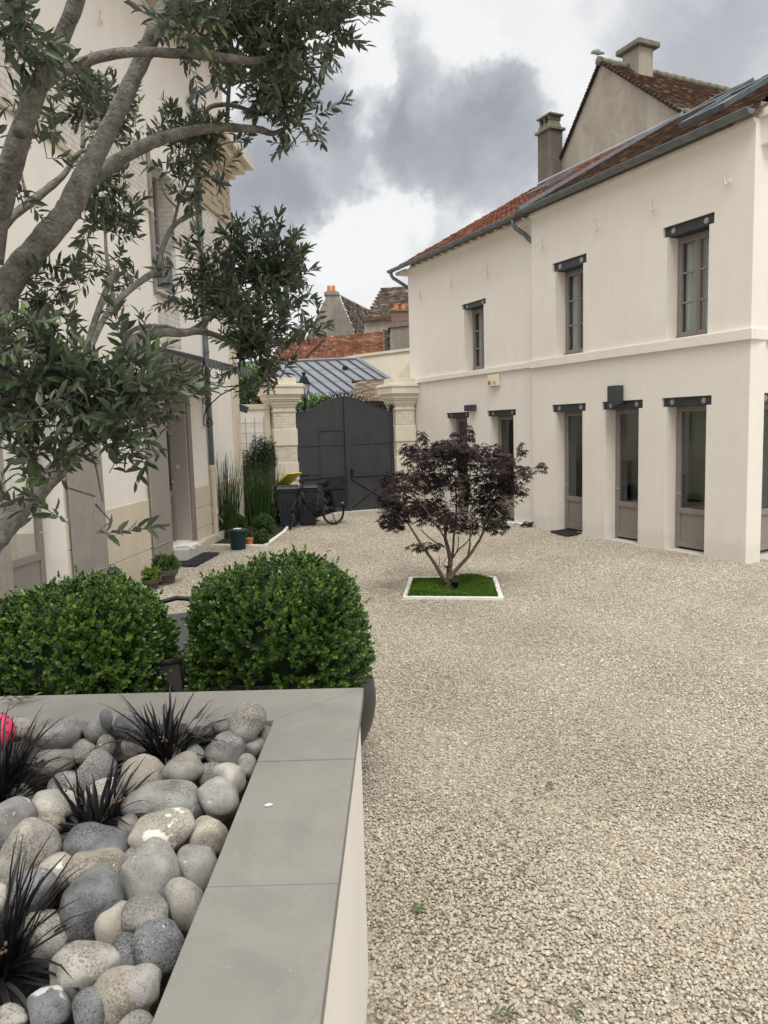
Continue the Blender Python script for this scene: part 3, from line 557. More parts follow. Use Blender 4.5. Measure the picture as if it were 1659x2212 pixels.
# bird on the gable
bp = GH(pk[0], pk[1]+.12, .1); bd = thing('bird', 'small grey and white bird perched on the tip of the gable', 'bird', bp)
mb = MB(); mb.tube([bp+uR*.26+V3((0, 0, .20)), bp+uR*.2+V3((0, 0, .22)), bp+uR*.08+V3((0, 0, .17)), bp-uR*.05+V3((0, 0, .09)), bp-uR*.22+V3((0, 0, .0))], [.035, .06, .085, .06, .025], 10)
mb.sph(bp+uR*.26+V3((0, 0, .235)), .05, 10, 6); mb.tube([bp+uR*.30+V3((0, 0, .23)), bp+uR*.37+V3((0, 0, .215))], [.018, .004], 6)
mb.build('body', M('bird_plumage', (.12, .12, .13), (.4, .4, .4), scale=9), bd, smooth=True)
MB().tube([bp+uR*.03+V3((0, 0, .12)), bp+uR*.02+V3((0, 0, -.02))], .008, 5).tube([bp+uR*.03+nR*.04+V3((0, 0, .12)), bp+uR*.02+nR*.04+V3((0, 0, -.02))], .008, 5).build('legs', 'lichen', bd)
# things fixed on the right house wall
def cuboid_lamp(fr, s0, s1, z0, z1, o, label):
    t = thing('wall_lamp', label, 'wall lamp', fr((s0+s1)/2, z0, 0))
    mb = MB(); mb.box(fr, s0, s1, z0, z1, .02, o); mb.build('lamp_body', 'steel', t, bevel=.006)
    MB().box(fr, s0+.02, s1-.02, z0+.005, z1-.005, .001, .021).build('mounting_plate', 'blackm', t)
    MB().box(fr, s0+.02, s1-.02, z0-.004, z0+.003, .04, o-.02).build('diffuser', 'lampg', t)
l0, l1 = on(RH, 1324, 832), on(RH, 1349, 868)
cuboid_lamp(RH, 2.80, 3.08, 2.725, 3.08, .17, 'tall anthracite box lamp standing over the lintel of the middle glazed door')
a0, a1 = on(RF, 1012, 876), on(RF, 1030, 887)
cuboid_lamp(RF, a1[0], a0[0], a1[1], a0[1]+.01, .14, 'small dark cube lamp between the two far door lintels')
s0, z1 = on(RF, 1059, 811); s1, z0 = on(RF, 1081, 833)
t = thing('alarm_box', 'cream alarm siren box with a small red light under the ledge', 'alarm', RF(s0, z0, 0))
MB().hexa([RF(s1, z0, .002), RF(s0, z0, .002), RF(s0, z0, .10), RF(s1, z0, .10), RF(s1, z1, .002), RF(s0, z1, .002), RF(s0, z1, .07), RF(s1, z1, .07)]).build('case', 'plate', t, bevel=.01)
MB().box(RF, s0-.15, s0-.05, z0+.05, z0+.13, .098, .106).build('red_light', 'red', t)
mb = MB()
for k in range(4): mb.box(RF, s1+.06, s1+.2, z0+.05+k*.022, z0+.06+k*.022, .097, .103)
mb.build('vent', 'beige', t)
# ------------------------------------------------------------------ left house
lh = thing('townhouse', 'tall pale cream townhouse with white painted brick bands on the left of the courtyard', 'house', LH.o)
DOOR = (-1.0, .15, .26, 3.50); FWL = (-6.15, -4.78, .05, 2.95); UPW = (-.95, .15, 5.0, 7.25); UPL = (-6.3, -4.9, 4.95, 5.9)
wall('wall', LH, -15, 3.96, -.05, 10.02, [DOOR, (-1.12, .27, 3.499, 3.74), FWL, UPW], -.40, 0, 'stucco_l', lh, bevel=.01)
MB().box(LH, 3.5, 3.96, -.05, 10.0, -8, -.402).build('wall', 'stucco_l', lh)
mb = MB()
cuts = [(-15, -6.72), (-6.15+1.37, -3.95+.22), (-3.73, -1.92), (-1.9, -1.02), (.37, 3.47)]
for a, b in [(-15, -6.16), (-4.77, -1.01), (.40, 3.46)]:
    for z0, z1 in ((-.05, .415), (.43, .845), (.86, 1.28)):
        mb.box(LH, a, b, z0, z1, .0005, .022)
mb.build('plinth', 'beige', lh, bevel=.006)
mb = MB(); mb.box(LH, .40, 3.46, -.05, .20, .0225, .12); mb.box(LH, 3.46, 3.99, -.05, 6.05, .0005, .05); mb.build('pilaster', 'beige', lh, bevel=.01)
# brick bands, string course, stone block, cornice
mb = MB(); mb.box(LH, -15, -.952, 6.38, 7.38, .0005, .012); mb.box(LH, .152, 3.96, 6.15, 7.28, .0005, .012); mb.box(LH, -.952, .152, 4.05, 4.93, .0005, .012); mb.build('brick_band', 'brick_l', lh)
mb = MB(); mb.box(LH, -15, -.96, 6.30, 6.38, .0005, .05); mb.box(LH, .16, 3.96, 6.07, 6.15, .0005, .05); mb.box(LH, -1.05, .25, 4.93, 5.0, -.02, .09); mb.build('string_course', 'soffit', lh, bevel=.008)
mb = MB()
for r in range(6):
    for k in range(5):
        a = 1.95+k*.42+(r % 2)*.2; b = min(a+.40, 3.99)
        if a < 3.9: mb.box(LH, a, b, 7.29+r*.19, 7.29+r*.19+.18, .0005, .05+.03*random.random())
mb.build('stone_block', 'roughstone', lh, bevel=.025)
mb = MB(); mb.box(LH, 1.9, 4.15, 8.44, 8.62, .0005, .18); mb.box(LH, 1.85, 4.4, 8.62, 8.78, .0005, .36); mb.box(LH, 1.8, 4.6, 8.78, 9.0, .0005, .52); mb.build('cornice', 'beige', lh, bevel=.015)
mb = MB(); mb.box(LH, -15, 1.55, 10.03, 10.10, -.4, .75); mb.box(LH, 1.55, 3.9, 10.6, 10.7, -.4, .5); mb.build('soffit', 'soffit', lh)
MB().box(LH, 1.55, 3.96, 10.03, 10.6, -.4, 0).build('wall', 'stucco_l', lh)
MB().box(LH, 1.60, 1.63, 8.4, 10.55, .0005, .02).box(LH, 2.5, 3.6, 9.3, 9.36, .0005, .03).build('wall_moulding', 'beige', lh)
MB().hexa([LH(-15, 10.1, .75), LH(3.9, 10.7, .5), LH(3.9, 13.5, -4), LH(-15, 13.5, -4), LH(-15, 10.16, .75), LH(3.9, 10.76, .5), LH(3.9, 13.6, -4), LH(-15, 13.6, -4)]).build('roof', 'zinc', lh)
gutter('gutter', LH(1.5, 10.72, .58), LH(3.95, 10.72, .58), .09, lh, 4); gutter('gutter', LH(-15, 10.14, .84), LH(1.5, 10.14, .84), .09, lh, 12)
g0 = LH(3.6, 10.68, .58)
pipe('downpipe', [LH(*on(LH, x, y, o), o) for x, y, o in ((474, 120, .5), (473, 150, .5), (468, 172, .46), (455, 188, .36), (435, 199, .22), (417, 208, .11), (409, 218, .075))]+[LH(1.56, 9.1, .07), LH(1.53, 6, .07), LH(1.50, 3.2, .07), LH(1.49, 1.66, .07)], .055, lh)
mb = MB()
for z in (9.05, 7.4, 5.6, 4.1, 3.0): mb.lathe(LH(1.51, z-.02, .07), [(.06, 0), (.064, .01), (.064, .05), (.06, .06)], 12)
mb.lathe(LH(1.50, 2.55, .07), [(.06, 0), (.066, .02), (.066, .08), (.06, .1)], 12); mb.build('pipe_collar', 'zinc', lh)
MB().tube([LH(1.49, 1.66, .075), LH(1.49, .3, .075), LH(1.49, .12, .09)], .062, 12).lathe(LH(1.49, 1.58, .075), [(.07, 0), (.08, .02), (.08, .1), (.07, .12)], 12).lathe(LH(1.49, .62, .075), [(.07, 0), (.078, .02), (.078, .08), (.07, .1)], 12).build('pipe_shoe', 'beige', lh)
# entrance: recessed door, step, frame, shutters
mb = MB(); mb.box(LH, -1.0, .15, -.05, .25, -.4, .30); mb.build('doorstep', 'concrete', lh, bevel=.015)
mb = MB()
mb.box(LH, -.98, .10, .27, 3.49, -.36, -.31); d0 = mb.build('entrance_door', 'taupe', lh)
MB().box(LH, .142, .1495, .26, 3.49, -.305, -.002).box(LH, -.98, .10, 3.485, 3.498, -.30, -.002).build('reveal_lining', 'jambgrey', lh)
mb = MB()
for a, b in ((-.97, -.86), (.0, .09), (-.5, -.40)): mb.box(LH, a, b, .28, 3.48, -.3095, -.27)
mb.box(LH, -.86, -.5, 1.15, 1.28, -.3095, -.275); mb.box(LH, -.40, .0, 1.15, 1.28, -.3095, -.275); mb.box(LH, -.86, -.5, 2.55, 2.65, -.3095, -.275); mb.box(LH, -.40, .0, 2.55, 2.65, -.3095, -.275)
mb.build('door_frame', 'taupe', d0, bevel=.004)
MB().box(LH, -.86, -.5, 1.28, 2.55, -.309, -.30).box(LH, -.40, .0, 1.28, 2.55, -.309, -.30).build('glass_pane', 'pane_l', d0)
MB().sph(LH(-.04, 1.45, -.26), .03, 10, 8).build('handle', 'silver', d0, smooth=True)
lintel(LH, -1.11, .26, 3.502, 3.737, lh, r=.06)
MB().box(LH, .16, .36, .20, 3.47, .0005, .05).build('door_jamb', 'taupe', lh, bevel=.004)
MB().lathe(LH(.149, 1.72, -.22), [(.001, 0), (.04, 0)], 12).tube([LH(.149, 1.74, -.2), LH(.125, 1.74, -.2)], .035, 12).build('door_bell', 'plate', lh)
def shutter(fr, s0, s1, z0, z1, off, parent, name='shutter'):
    mb = MB(); n = 8
    for i in range(n): a = s0+(s1-s0)*i/n; b = s0+(s1-s0)*(i+1)/n; mb.box(fr, a+.002, b-.002, z0, z1, off, off+.028)
    mb.box(fr, s0+.004, s1-.004, z0+.01, z1-.01, off+.002, off+.023)
    o = mb.build(name, 'taupe_lit', parent, bevel=.003)
    for z in (z0+.35, z1-.4):
        m2_ = MB(); m2_.tube([fr(s0-.03, z, off+.03), fr(s1-.15, z, off+.03)], .012, 6)
        for k in range(4): m2_.sph(fr(s0+.12+k*.2, z, off+.035), .014, 6, 4)
        m2_.build('hinge', 'taupe_lit', o)
    return o
shutter(LH, -1.95, -1.08, .10, 3.40, .05, lh); shutter(LH, -4.74, -3.72, .10, 2.95, .05, lh); shutter(LH, -7.2, -6.2, .10, 2.95, .05, lh)
french_door(LH, -6.15, -4.78, .08, 2.93, lh, off=-.32)
MB().box(LH, -6.3, -4.6, 2.96, 3.10, .0005, .06).build('window_lintel', 'zinc', lh)
# upper window with railing
mb = MB(); mb.box(LH, -.95, .15, 5.0, 7.25, -.39, -.34); uw = mb.build('upper_window', 'taupe', lh)
mb = MB()
for a, b in ((-.95, -.86), (.06, .15), (-.45, -.35)): mb.box(LH, a, b, 5.0, 7.25, -.339, -.29)
for z in (5.0, 5.75, 6.45, 7.17): mb.box(LH, -.86, -.45, z, z+.06, -.339, -.30); mb.box(LH, -.35, .06, z, z+.06, -.339, -.30)
mb.build('window_frame', 'taupe', uw); MB().box(LH, -.86, .06, 5.06, 7.17, -.3395, -.328).build('glass_pane', 'pane_l', uw)
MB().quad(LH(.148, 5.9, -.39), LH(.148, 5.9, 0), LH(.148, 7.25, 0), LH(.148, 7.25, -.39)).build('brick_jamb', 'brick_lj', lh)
mb = MB()
for z in (5.08, 5.68, 5.82): mb.box(LH, -.93, .13, z, z+.035, -.10, -.065)
for i in range(11): s = -.90+i*.10; mb.box(LH, s, s+.02, 5.115, 5.68, -.092, -.072)
mb.build('railing', 'zinc_l', lh)
MB().box(LH, -1.10, -.96, 4.9, 7.35, .0005, .045).build('window_surround', 'taupe', lh)
MB().tube([LH(1.7, .50, .02), LH(1.7, .50, .14), LH(1.7, .42, .17)], .014, 6).tube([LH(1.66, .55, .10), LH(1.75, .55, .10)], .01, 6).tube([LH(1.7, .52, .1), LH(1.7, .56, .1)], .012, 6).build('garden_tap', 'silver', lh)
for x, y in ((215, 40),): hook(LH, *on(LH, x, y), lh, 'stucco_l')
hook(LH, 1.1, 8.1, lh, 'stucco_l')
# cast-iron canopy over the entrance
cz0, cz1 = 3.93, 3.64; CA, CB = -1.75, 1.35; CO = 1.05
cn = thing('door_canopy', 'grey slatted canopy with scalloped front edge on scrolled iron brackets over the townhouse door', 'canopy', LH((CA+CB)/2, cz1, 0))
mb = MB(); mb.hexa([LH(CA, cz0-.015, .01), LH(CB, cz0-.015, .01), LH(CB, cz1-.015, CO), LH(CA, cz1-.015, CO), LH(CA, cz0+.01, .01), LH(CB, cz0+.01, .01), LH(CB, cz1+.01, CO), LH(CA, cz1+.01, CO)])
mb.build('roof_sheet', 'zinc', cn)
mb = MB()
for i in range(14):
    s = CA+.02+(CB-CA-.04)*i/13; mb.tube([LH(s, cz0+.015, .01), LH(s, cz1+.02, CO+.02)], .022, 6)
mb.build('roof_ribs', 'steel', cn)
mb = MB(); n = 13; wv = (CB-CA)/n
for i in range(n):
    a = CA+i*wv
    pts = [LH(a+.01, cz1+.03, CO+.02), LH(a+wv-.01, cz1+.03, CO+.02)] + [LH(a+wv/2+(wv/2-.01)*math.cos(math.pi*k/8), cz1-.07-.06*math.sin(math.pi*k/8), CO+.03) for k in range(9)]
    mb.prism(pts, nL*.012)
for side in (CA, CB): mb.hexa([LH(side, cz0-.05, .01), LH(side+.015, cz0-.05, .01), LH(side+.015, cz1-.05, CO), LH(side, cz1-.05, CO), LH(side, cz0+.03, .01), LH(side+.015, cz0+.03, .01), LH(side+.015, cz1+.03, CO), LH(side, cz1+.03, CO)])
mb.build('scalloped_edge', 'steel', cn)
def spiral(fr, s, c, r0, r1, a0, turns, n=26):
    return [fr(s, c[1]+(r0+(r1-r0)*i/n)*math.sin(a0+turns*2*math.pi*i/n), c[0]+(r0+(r1-r0)*i/n)*math.cos(a0+turns*2*math.pi*i/n)) for i in range(n+1)]
for s in (CA+.1, CB-.12):
    mb = MB(); q = .011
    mb.tube([LH(s, 3.35, .02), LH(s, 2.5, .02)], .007, 5)
    mb.tube([LH(s, 2.95, .10), LH(s, 2.78, .05)] + spiral(LH, s, (.13, 2.62), .11, .02, math.pi, 1.4), q, 5)
    mb.tube([LH(s, 3.42, CO-.08), LH(s, 3.33, .75), LH(s, 3.18, .42), LH(s, 2.98, .17), LH(s, 2.8, .06)], q*1.2, 5)
    mb.tube(spiral(LH, s, (.11, 3.08), .10, .02, -.6, -1.4), q, 5)
    mb.tube([LH(s, 3.42, CO-.08), LH(s, 3.36, .8), LH(s, 3.34, .5), LH(s, 3.42, .2), LH(s, 3.6, .05), LH(s, 3.78, .06), LH(s, 3.86, .12)], q*1.2, 5)
    mb.tube(spiral(LH, s, (.32, 3.62), .20, .03, -2.2, 1.6), q, 5); mb.tube(spiral(LH, s, (.62, 3.66), .16, .02, 3.4, -1.3), q, 5)
    mb.tube([LH(s, 3.42, CO-.08), LH(s, cz1-.03, CO-.02)], q, 5); mb.tube([LH(s, cz0-.04, .02), LH(s, cz1-.03, CO-.02)], q*1.2, 5)
    mb.tube([LH(s, 3.26, .5), LH(s, 3.28, .56), LH(s, 3.25, .62), LH(s, 3.29, .68), LH(s, 3.28, .76)], q, 5)
    mb.build('bracket', 'blackm', cn)
t = thing('wall_lamp', 'small dark square spotlight sticking out of the end of the townhouse above the trellis', 'wall lamp', LH(3.96, 3.0, -.05))
p = LH(3.97, 3.06, -.10); q_ = gd*1.0
mb = MB(); A = (gd*.9+V3((0, 0, -.35))).normalized(); Bx = V3((-A.z, 0, A.x)).normalized(); Cx = A.cross(Bx)
mb.hexa([p+A*a+Bx*b+Cx*c for a, b, c in ((0, -.08, -.1), (.36, -.08, -.1), (.36, -.08, .1), (0, -.08, .1), (0, .08, -.1), (.36, .08, -.1), (.36, .08, .1), (0, .08, .1))]); mb.build('lamp_body', 'steel', t, bevel=.01)
MB().tube([p-uL*.02-V3((0, 0, .05)), p+A*.05], .03, 8).build('arm', 'blackm', t)
t = thing('newspaper', 'folded white paper lying on the townhouse door step', 'paper', LH(-.45, .25, .0))
mb = MB(); n = 14
P = [(LH(-.75+.6*i/n, .256+.004*math.sin(i*.9), -.18), LH(-.7+.55*i/n, .258+.004*math.cos(i*.8), .24+.02*math.sin(i*.7))) for i in range(n+1)]
for i in range(n): mb.quad(P[i][0], P[i+1][0], P[i+1][1], P[i][1]); mb.quad(P[i][1], P[i+1][1], P[i+1][1]+nL*.06-V3((0, 0, .05)), P[i][1]+nL*.06-V3((0, 0, .05)))
mb.build('sheet', 'white', t, merge=True)
# ------------------------------------------------------------------ gate, pillars, garden wall
gt = thing('metal_gate', 'tall anthracite sheet metal double gate with curved top and spiked cresting', 'gate', GT(-1.5, 0, 0))
def gate_top(s):
    u = abs(s+1.5)/1.47; return 2.86 + .44*(.5+.5*math.cos(math.pi*min(1, u*1.02)))
for k, (s0, s1) in enumerate(((-2.97, -1.51), (-1.49, -.03))):
    mb = MB(); n = 24; xs = [s0+(s1-s0)*i/n for i in range(n+1)]
    mb.prism([GT(s0, .04, 0)]+[GT(s1, .04, 0)]+[GT(x, gate_top(x), 0) for x in xs[::-1]], gn*.03)
    lf = mb.build('gate_leaf', 'gate', gt)
    mb = MB()
    mb.box(GT, s0, s0+.05, .04, gate_top(s0)-.01, .031, .07); mb.box(GT, s1-.05, s1, .04, gate_top(s1)-.01, .031, .07)
    mb.box(GT, s0+.05, s1-.05, .04, .12, .031, .06); mb.box(GT, s0+.05, s1-.05, 1.02, 1.07, .031, .065); mb.box(GT, s0+.05, s1-.05, 1.94, 1.965, .031, .045)
    for a, b in ((s0+.06, s1-.06), (s1-.06, s0+.06)): mb.tube([GT(a, .14, .05), GT(b, 1.0, .05)], .02, 6)
    mb.tube([GT(x, gate_top(x), .015) for x in xs], .022, 6); mb.build('frame_bars', 'gate', lf)
    if k == 0:
        w_ = MB(); w_.box(GT, -2.32, -2.30, .12, 2.37, .0315, .05); w_.box(GT, -2.30, -1.56, 2.35, 2.37, .0315, .05); w_.build('wicket_door', 'gate', lf)
    else:
        MB().box(GT, -1.44, -1.34, 1.05, 1.25, .071, .10).tube([GT(-1.40, 1.18, .10), GT(-1.40, 1.18, .15), GT(-1.30, 1.17, .15)], .012, 6).build('lock', 'blackm', lf)
mb = MB()
for i in range(27):
    s = -2.9+i*2.8/26; z = gate_top(s); big = 11 <= i <= 15
    h = .22 if i % 2 == 0 else .12
    lean = (s+1.5)*.12
    mb.tube([GT(s, z, .015), GT(s+lean, z+h, .015)], [.018, .005], 5)
    if i % 2 == 0:
        for sg in (-1, 1): mb.tube([GT(s, z+.05, .015), GT(s+sg*.05+lean*.6, z+.12, .015+sg*.03), GT(s+sg*.10+lean, z+.2, .015+sg*.05)], [.015, .013, .005], 5)
    else: mb.tube(spiral(GT, 0, (0, 0), .05, .012, 0, 1.3, 12) and [GT(s+(.055-.04*k/12)*math.cos(k*.65), z+.055+(.055-.04*k/12)*math.sin(k*.65), .015) for k in range(13)], .012, 5)
mb.build('spiked_cresting', 'blackm', gt)
MB().box(GT, -1.56, -1.44, .03, 3.28, .071, .10).tube([GT(-1.5, .05, .12), GT(-1.5, 1.3, .12)], .014, 6).build('meeting_stile', 'gate', gt)
mb = MB(); mb.box(GT, -.04, .005, .0, 3.05, .0, .06)
for z in (.4, 1.5, 2.6): mb.lathe(GT(-.02, z, .05), [(.03, 0), (.03, .12)], 10)
mb.tube([GT(-.06+(.09-.07*k/12)*math.cos(k*.6), 3.0+(.09-.07*k/12)*math.sin(k*.6), .03) for k in range(13)], .012, 5)
mb.build('hinge_post', 'blackm', gt)
struct(MB().box(GT, -3.05, .05, -.04, .035, -.35, .35).build('threshold', 'concrete'))
def pillar(s0, s1, label):
    t = thing('gate_pillar', label, 'pillar', GT((s0+s1)/2, 0, 0)); o0, o1 = -.48, .18
    MB().box(GT, s0+.03, s1-.03, -.05, 3.10, o0+.03, o1-.03).build('shaft', 'brick_g', t)
    mb = MB()
    for z0, z1 in ((-.05, .55), (1.03, 1.52), (1.98, 2.44), (2.90, 2.93)): mb.box(GT, s0, s1, z0, z1, o0, o1)
    mb.build('stone_band', 'pillar', t, bevel=.012)
    mb = MB(); prof = [(.0, 3.04, 3.10), (.03, 3.10, 3.18), (.07, 3.18, 3.23), (.10, 3.23, 3.30), (.12, 3.30, 3.36), (.17, 3.36, 3.56), (.20, 3.56, 3.62), (.16, 3.62, 3.66), (.02, 3.66, 3.82)]
    for e, z0, z1 in prof: mb.box(GT, s0-e, s1+e, z0+.0005, z1, o0-e, o1+e)
    mb.build('capital', 'pillar', t, bevel=.012); return t
pillar(-3.69, -3.0, 'cream stone and brick gate pillar beside the trellis wall and rubbish bins'); pillar(.02, .70, 'cream stone and brick gate pillar standing against the long rendered house')
gw = thing('garden_wall', 'low pale cream garden wall between the townhouse and the gate pillar', 'wall', GT(-4.5, 0, -.1))
MB().box(GT, -7.4, -3.70, -.05, 2.98, -.35, -.05).build('wall_face', 'stucco_l', gw); MB().box(GT, -7.4, -3.70, 2.98, 3.12, -.40, .0).box(GT, -3.86, -3.70, -.05, 2.979, -.049, -.02).build('wall_cap', 'beige', gw, bevel=.01)
t = thing('trellis', 'thin wire grid trellis fixed on the pale garden wall', 'trellis', GT(-4.4, 1, 0))
mb = MB()
for i in range(6): s = -5.15+i*.25; mb.tube([GT(s, .9, .0), GT(s, 2.78, .0)], .006, 5)
for i in range(7): z = 1.0+i*.27; mb.tube([GT(-5.2, z, .008), GT(-3.86, z, .008)], .006, 5)
mb.build('wires', 'zinc', t)
# ------------------------------------------------------------------ houses beyond the gate
def P2(x, y, Y): return D(x, y, Y)
ZB = 32.0
zb = thing('zinc_roofed_building', 'low building with blue grey standing seam zinc roof beyond the gate', 'building', (-2, 33, 0))
A, B = D(380, 765, 35), D(772, 776, 34.4); A.z = B.z
wz_ = D(905, 862, 30.2)-B; C_, E_ = B+wz_, A+wz_
nz = (B-A).cross(C_-B).normalized(); nz = nz if nz.z > 0 else -nz
MB().prism([A, B, C_, E_], -nz*.12).build('zinc_roof', 'zinc_roof', zb)
mb = MB(); n = 17
for i in range(n+1):
    p0 = A+(B-A)*(i/n) ; p1 = E_+(C_-E_)*(i/n); mb.tube([p0+nz*.02, p1+nz*.02], .042, 5)
mb.build('standing_seams', M('dark_zinc_seam', (.045, .05, .062), None, rough=.6), zb)
mb = MB()
for k in (.25, .55, .8): mb.tube([A+(E_-A)*k+nz*.004, B+(C_-B)*k+nz*.004], .010, 4)
mb.tube([A+nz*.03, B+nz*.03], .07, 6); mb.tube([B+nz*.03, C_+nz*.03], .10, 6); mb.build('ridge_flashing', 'zinc_roof', zb)
v_ = A+(B-A)*.86+(E_-A)*.25; MB().box(FR(v_, (1, 0, 0), (0, -1, 0)), -.1, .12, -.02, .12, -.1, .1).build('roof_vent', 'blackm', zb)
MB().prism([V3((A.x, A.y+.2, 0)), V3((B.x-.1, B.y+.2, 0)), V3((C_.x-.2, C_.y+.15, 0)), V3((E_.x, E_.y+.15, 0))], V3((0, 0, C_.z-.15))).build('walls', 'stucco_l', zb)
cwh = thing('boundary_wall', 'plain cream wall with thin stone coping rising behind the zinc roof', 'wall', (1.5, 36, 0))
a, b = D(700, 800, 37.5), D(905, 770, 36.5)
pl_, pr_ = D(770, 772, 37.5), D(905, 755, 36.5)
MB().prism([V3((pl_.x-2.2, pl_.y, 0)), V3((pr_.x+3, pr_.y, 0)), V3((pr_.x+3, pr_.y, pr_.z+.35)), pr_, pl_, V3((pl_.x-2.2, pl_.y, pl_.z-.35))], V3((0, .4, 0))).build('wall_face', M('cream_wall_far', (.62, .56, .45), (.68, .62, .51), scale=.7, streak=.05), cwh)
MB().prism([pl_+V3((-2.2, -.1, -.35)), pl_+V3((0, -.1, 0)), pr_+V3((0, -.1, 0)), pr_+V3((0, -.1, .12)), pl_+V3((0, -.1, .12)), pl_+V3((-2.2, -.1, -.23))], V3((0, .6, 0))).build('coping', 'beige', cwh)
sh = thing('tiled_lean_to', 'little lean to roof of weathered tan tiles behind the right gate pillar', 'shed', (0, 26, 0))
T0, T1 = D(745, 868, 25.5), D(900, 890, 25.0); U0, U1 = D(775, 824, 27.3), D(905, 818, 27.0)
T1.z = T0.z; U1.z = U0.z
tiles('tiled_roof', T0, (T1-T0), (U0-T0)-(T1-T0)*((U0-T0).dot(T1-T0)/(T1-T0).length_squared), (T1-T0).length, (U0-T0).length, 'tantile', sh, cw=.18, rh=.11, lift=.03, sub=1)
mb = MB()
for i in range(9): p0 = U0+(U1-U0)*(i/9); p1 = U0+(U1-U0)*((i+1)/9); mb.tube([p0+V3((-.25, .06, 0)), p1+V3((-.25, .06, .0))], [.06, .05], 7)
mb.build('ridge_tiles', 'greytile', sh); MB().prism([T0+V3((.1, .05, -.12)), T1+V3((0, .05, -.12)), T1+V3((0, .05, 0)), T0+V3((.1, .05, 0))], V3((0, .1, 0))).prism([V3((T0.x+.4, T0.y+.7, 0)), V3((T1.x, T1.y+.7, 0)), V3((T1.x, T1.y+.7, T0.z)), V3((T0.x+.4, T0.y+.7, T0.z))], V3((0, .2, 0))).build('timber_wall', 'wood', sh)
# orange roofed house, grey gable house, dark roofed house, brick chimney
og = thing('orange_tiled_house', 'long low house with bright orange tiled roof and mossy right end', 'house', (-2, 42, 0))
o0, o1, o2, o3 = D(585, 800, 40), D(905, 790, 40), D(905, 690, 46), D(690, 725, 46.0)
uo = (D(900, 765, 40)-D(600, 790, 40)); eo = D(585, 806, 40); wo = V3((uo.x, uo.y, .0)).normalized()
upo = (D(700, 738, 45)-D(700, 806, 40)); upo = upo - wo*upo.dot(wo)
tiles('tiled_roof', eo, wo+V3((0, 0, .065)), upo, 5.9, upo.length*1.02, 'orangetile', og, cw=.24, rh=.28, lift=.05, wave=.03, sub=4)
tiles('tiled_roof', eo+wo*5.9+V3((0, 0, .39)), wo+V3((0, 0, .065)), upo, 3.2, upo.length*1.06, 'greytile', og, cw=.2, rh=.2, lift=.05, sub=1)
MB().prism([V3((eo.x, eo.y+.3, 0)), V3((eo.x, eo.y+.3, 0))+wo*9.4, V3((eo.x, eo.y+.3, eo.z+.5))+wo*9.4, V3((eo.x, eo.y+.3, eo.z-.05))], V3((0, .4, 0))).build('wall', 'oldwall', og)
mb = MB(); q0 = D(628, 803, 39.9); q1 = D(704, 725, 44.5)
mb.tube([q0, q1], .07, 6); mb.build('verge', 'orangetile', og)
p0, p1 = D(1036*.864, 870*.864, 41), D(705*.864*0+893, 700, 41)
MB().prism([D(843, 708, 41.5), D(905, 700, 41.5), D(905, 765, 41.5), D(843, 762, 41.5)], V3((0, 2, 0))).build('parapet', 'oldwall', og)
MB().prism([D(838, 700, 41.4), D(905, 693, 41.4), D(905, 700, 41.4), D(838, 708, 41.4)], V3((0, 2.2, 0))).build('parapet_coping', 'lichen', og)
ob = thing('orange_tiled_house', 'orange tiled roof showing behind the olive crown at the far left', 'house', (-6, 44, 0))
e0 = D(560, 822, 43); tiles('tiled_roof', e0, V3((1, .15, 0)), D(650, 752, 47)-D(575, 822, 43)-V3((1.1, 0, 0)), 3.0, 5.2, 'orangetile', ob, cw=.24, rh=.3, lift=.05, wave=.03, sub=4)
MB().prism([V3((e0.x, e0.y+.4, 0)), V3((e0.x+2.9, e0.y+.7, 0)), V3((e0.x+2.9, e0.y+.7, e0.z)), V3((e0.x, e0.y+.4, e0.z))], V3((0, .4, 0))).build('wall', 'oldwall', ob)
YG = 50.
gg = thing('grey_gabled_house', 'old house with bare grey gable end and mossy brown roof', 'house', (-3, YG, 0))
pkl, pkr, gl, gr_ = D(707, 637, YG), D(731, 637, YG), D(650, 752, YG), D(782, 752, YG)
MB().prism([V3((gl.x-1.6, YG, 0)), V3((gr_.x+.8, YG, 0)), V3((gr_.x+.8, YG, gr_.z-1.5)), gr_, pkr, pkl, gl, V3((gl.x-1.6, YG, gl.z-2.2))], V3((0, .5, 0))).build('gable_wall', 'oldwall', gg)
rd = D(822, 648, 60)-pkr; rd.z = 0
s0_ = gr_+V3((0, .0, -.3)); upg = pkr-s0_
tiles('tiled_roof', s0_+V3((.02, .0, .03)), rd, upg, rd.length*1.0, upg.length, 'greytile', gg, cw=.25, rh=.22, lift=.05, sub=1)
cs = D(704, 632, YG); ce = D(728, 632, YG); mb = MB()
mb.box(FR((0, YG, 0), (1, 0, 0), (0, -1, 0)), cs.x, ce.x, pkl.z-.3, cs.z+.1, -.9, -.01); mb.box(FR((0, YG, 0), (1, 0, 0), (0, -1, 0)), cs.x-.12, ce.x+.12, cs.z-.15, cs.z+.02, -1., .08); mb.build('chimney', 'oldwall', gg)
mb = MB()
for x in (.25, .65): mb.lathe((cs.x+(ce.x-cs.x)*x, YG+.35, cs.z+.1), [(.13, 0), (.11, .35), (.125, .37)], 10)
mb.build('chimney_pot', 'terra', gg)
YD = 47.
dk = thing('dark_roofed_house', 'house with steep dark mossy tiled roof and pale wall below beside the long cream house', 'house', (1, YD, 0))
q0, q1 = D(786, 690, YD), D(930, 672, YD); ur = D(818, 622, YD+4)-q0
w0 = (q1-q0); w0.z = 0; uu = ur - w0.normalized()*ur.dot(w0.normalized())
mb = MB(); tl = D(818, 620, YD+3.4); tr_ = D(930, 604, YD+3.0)
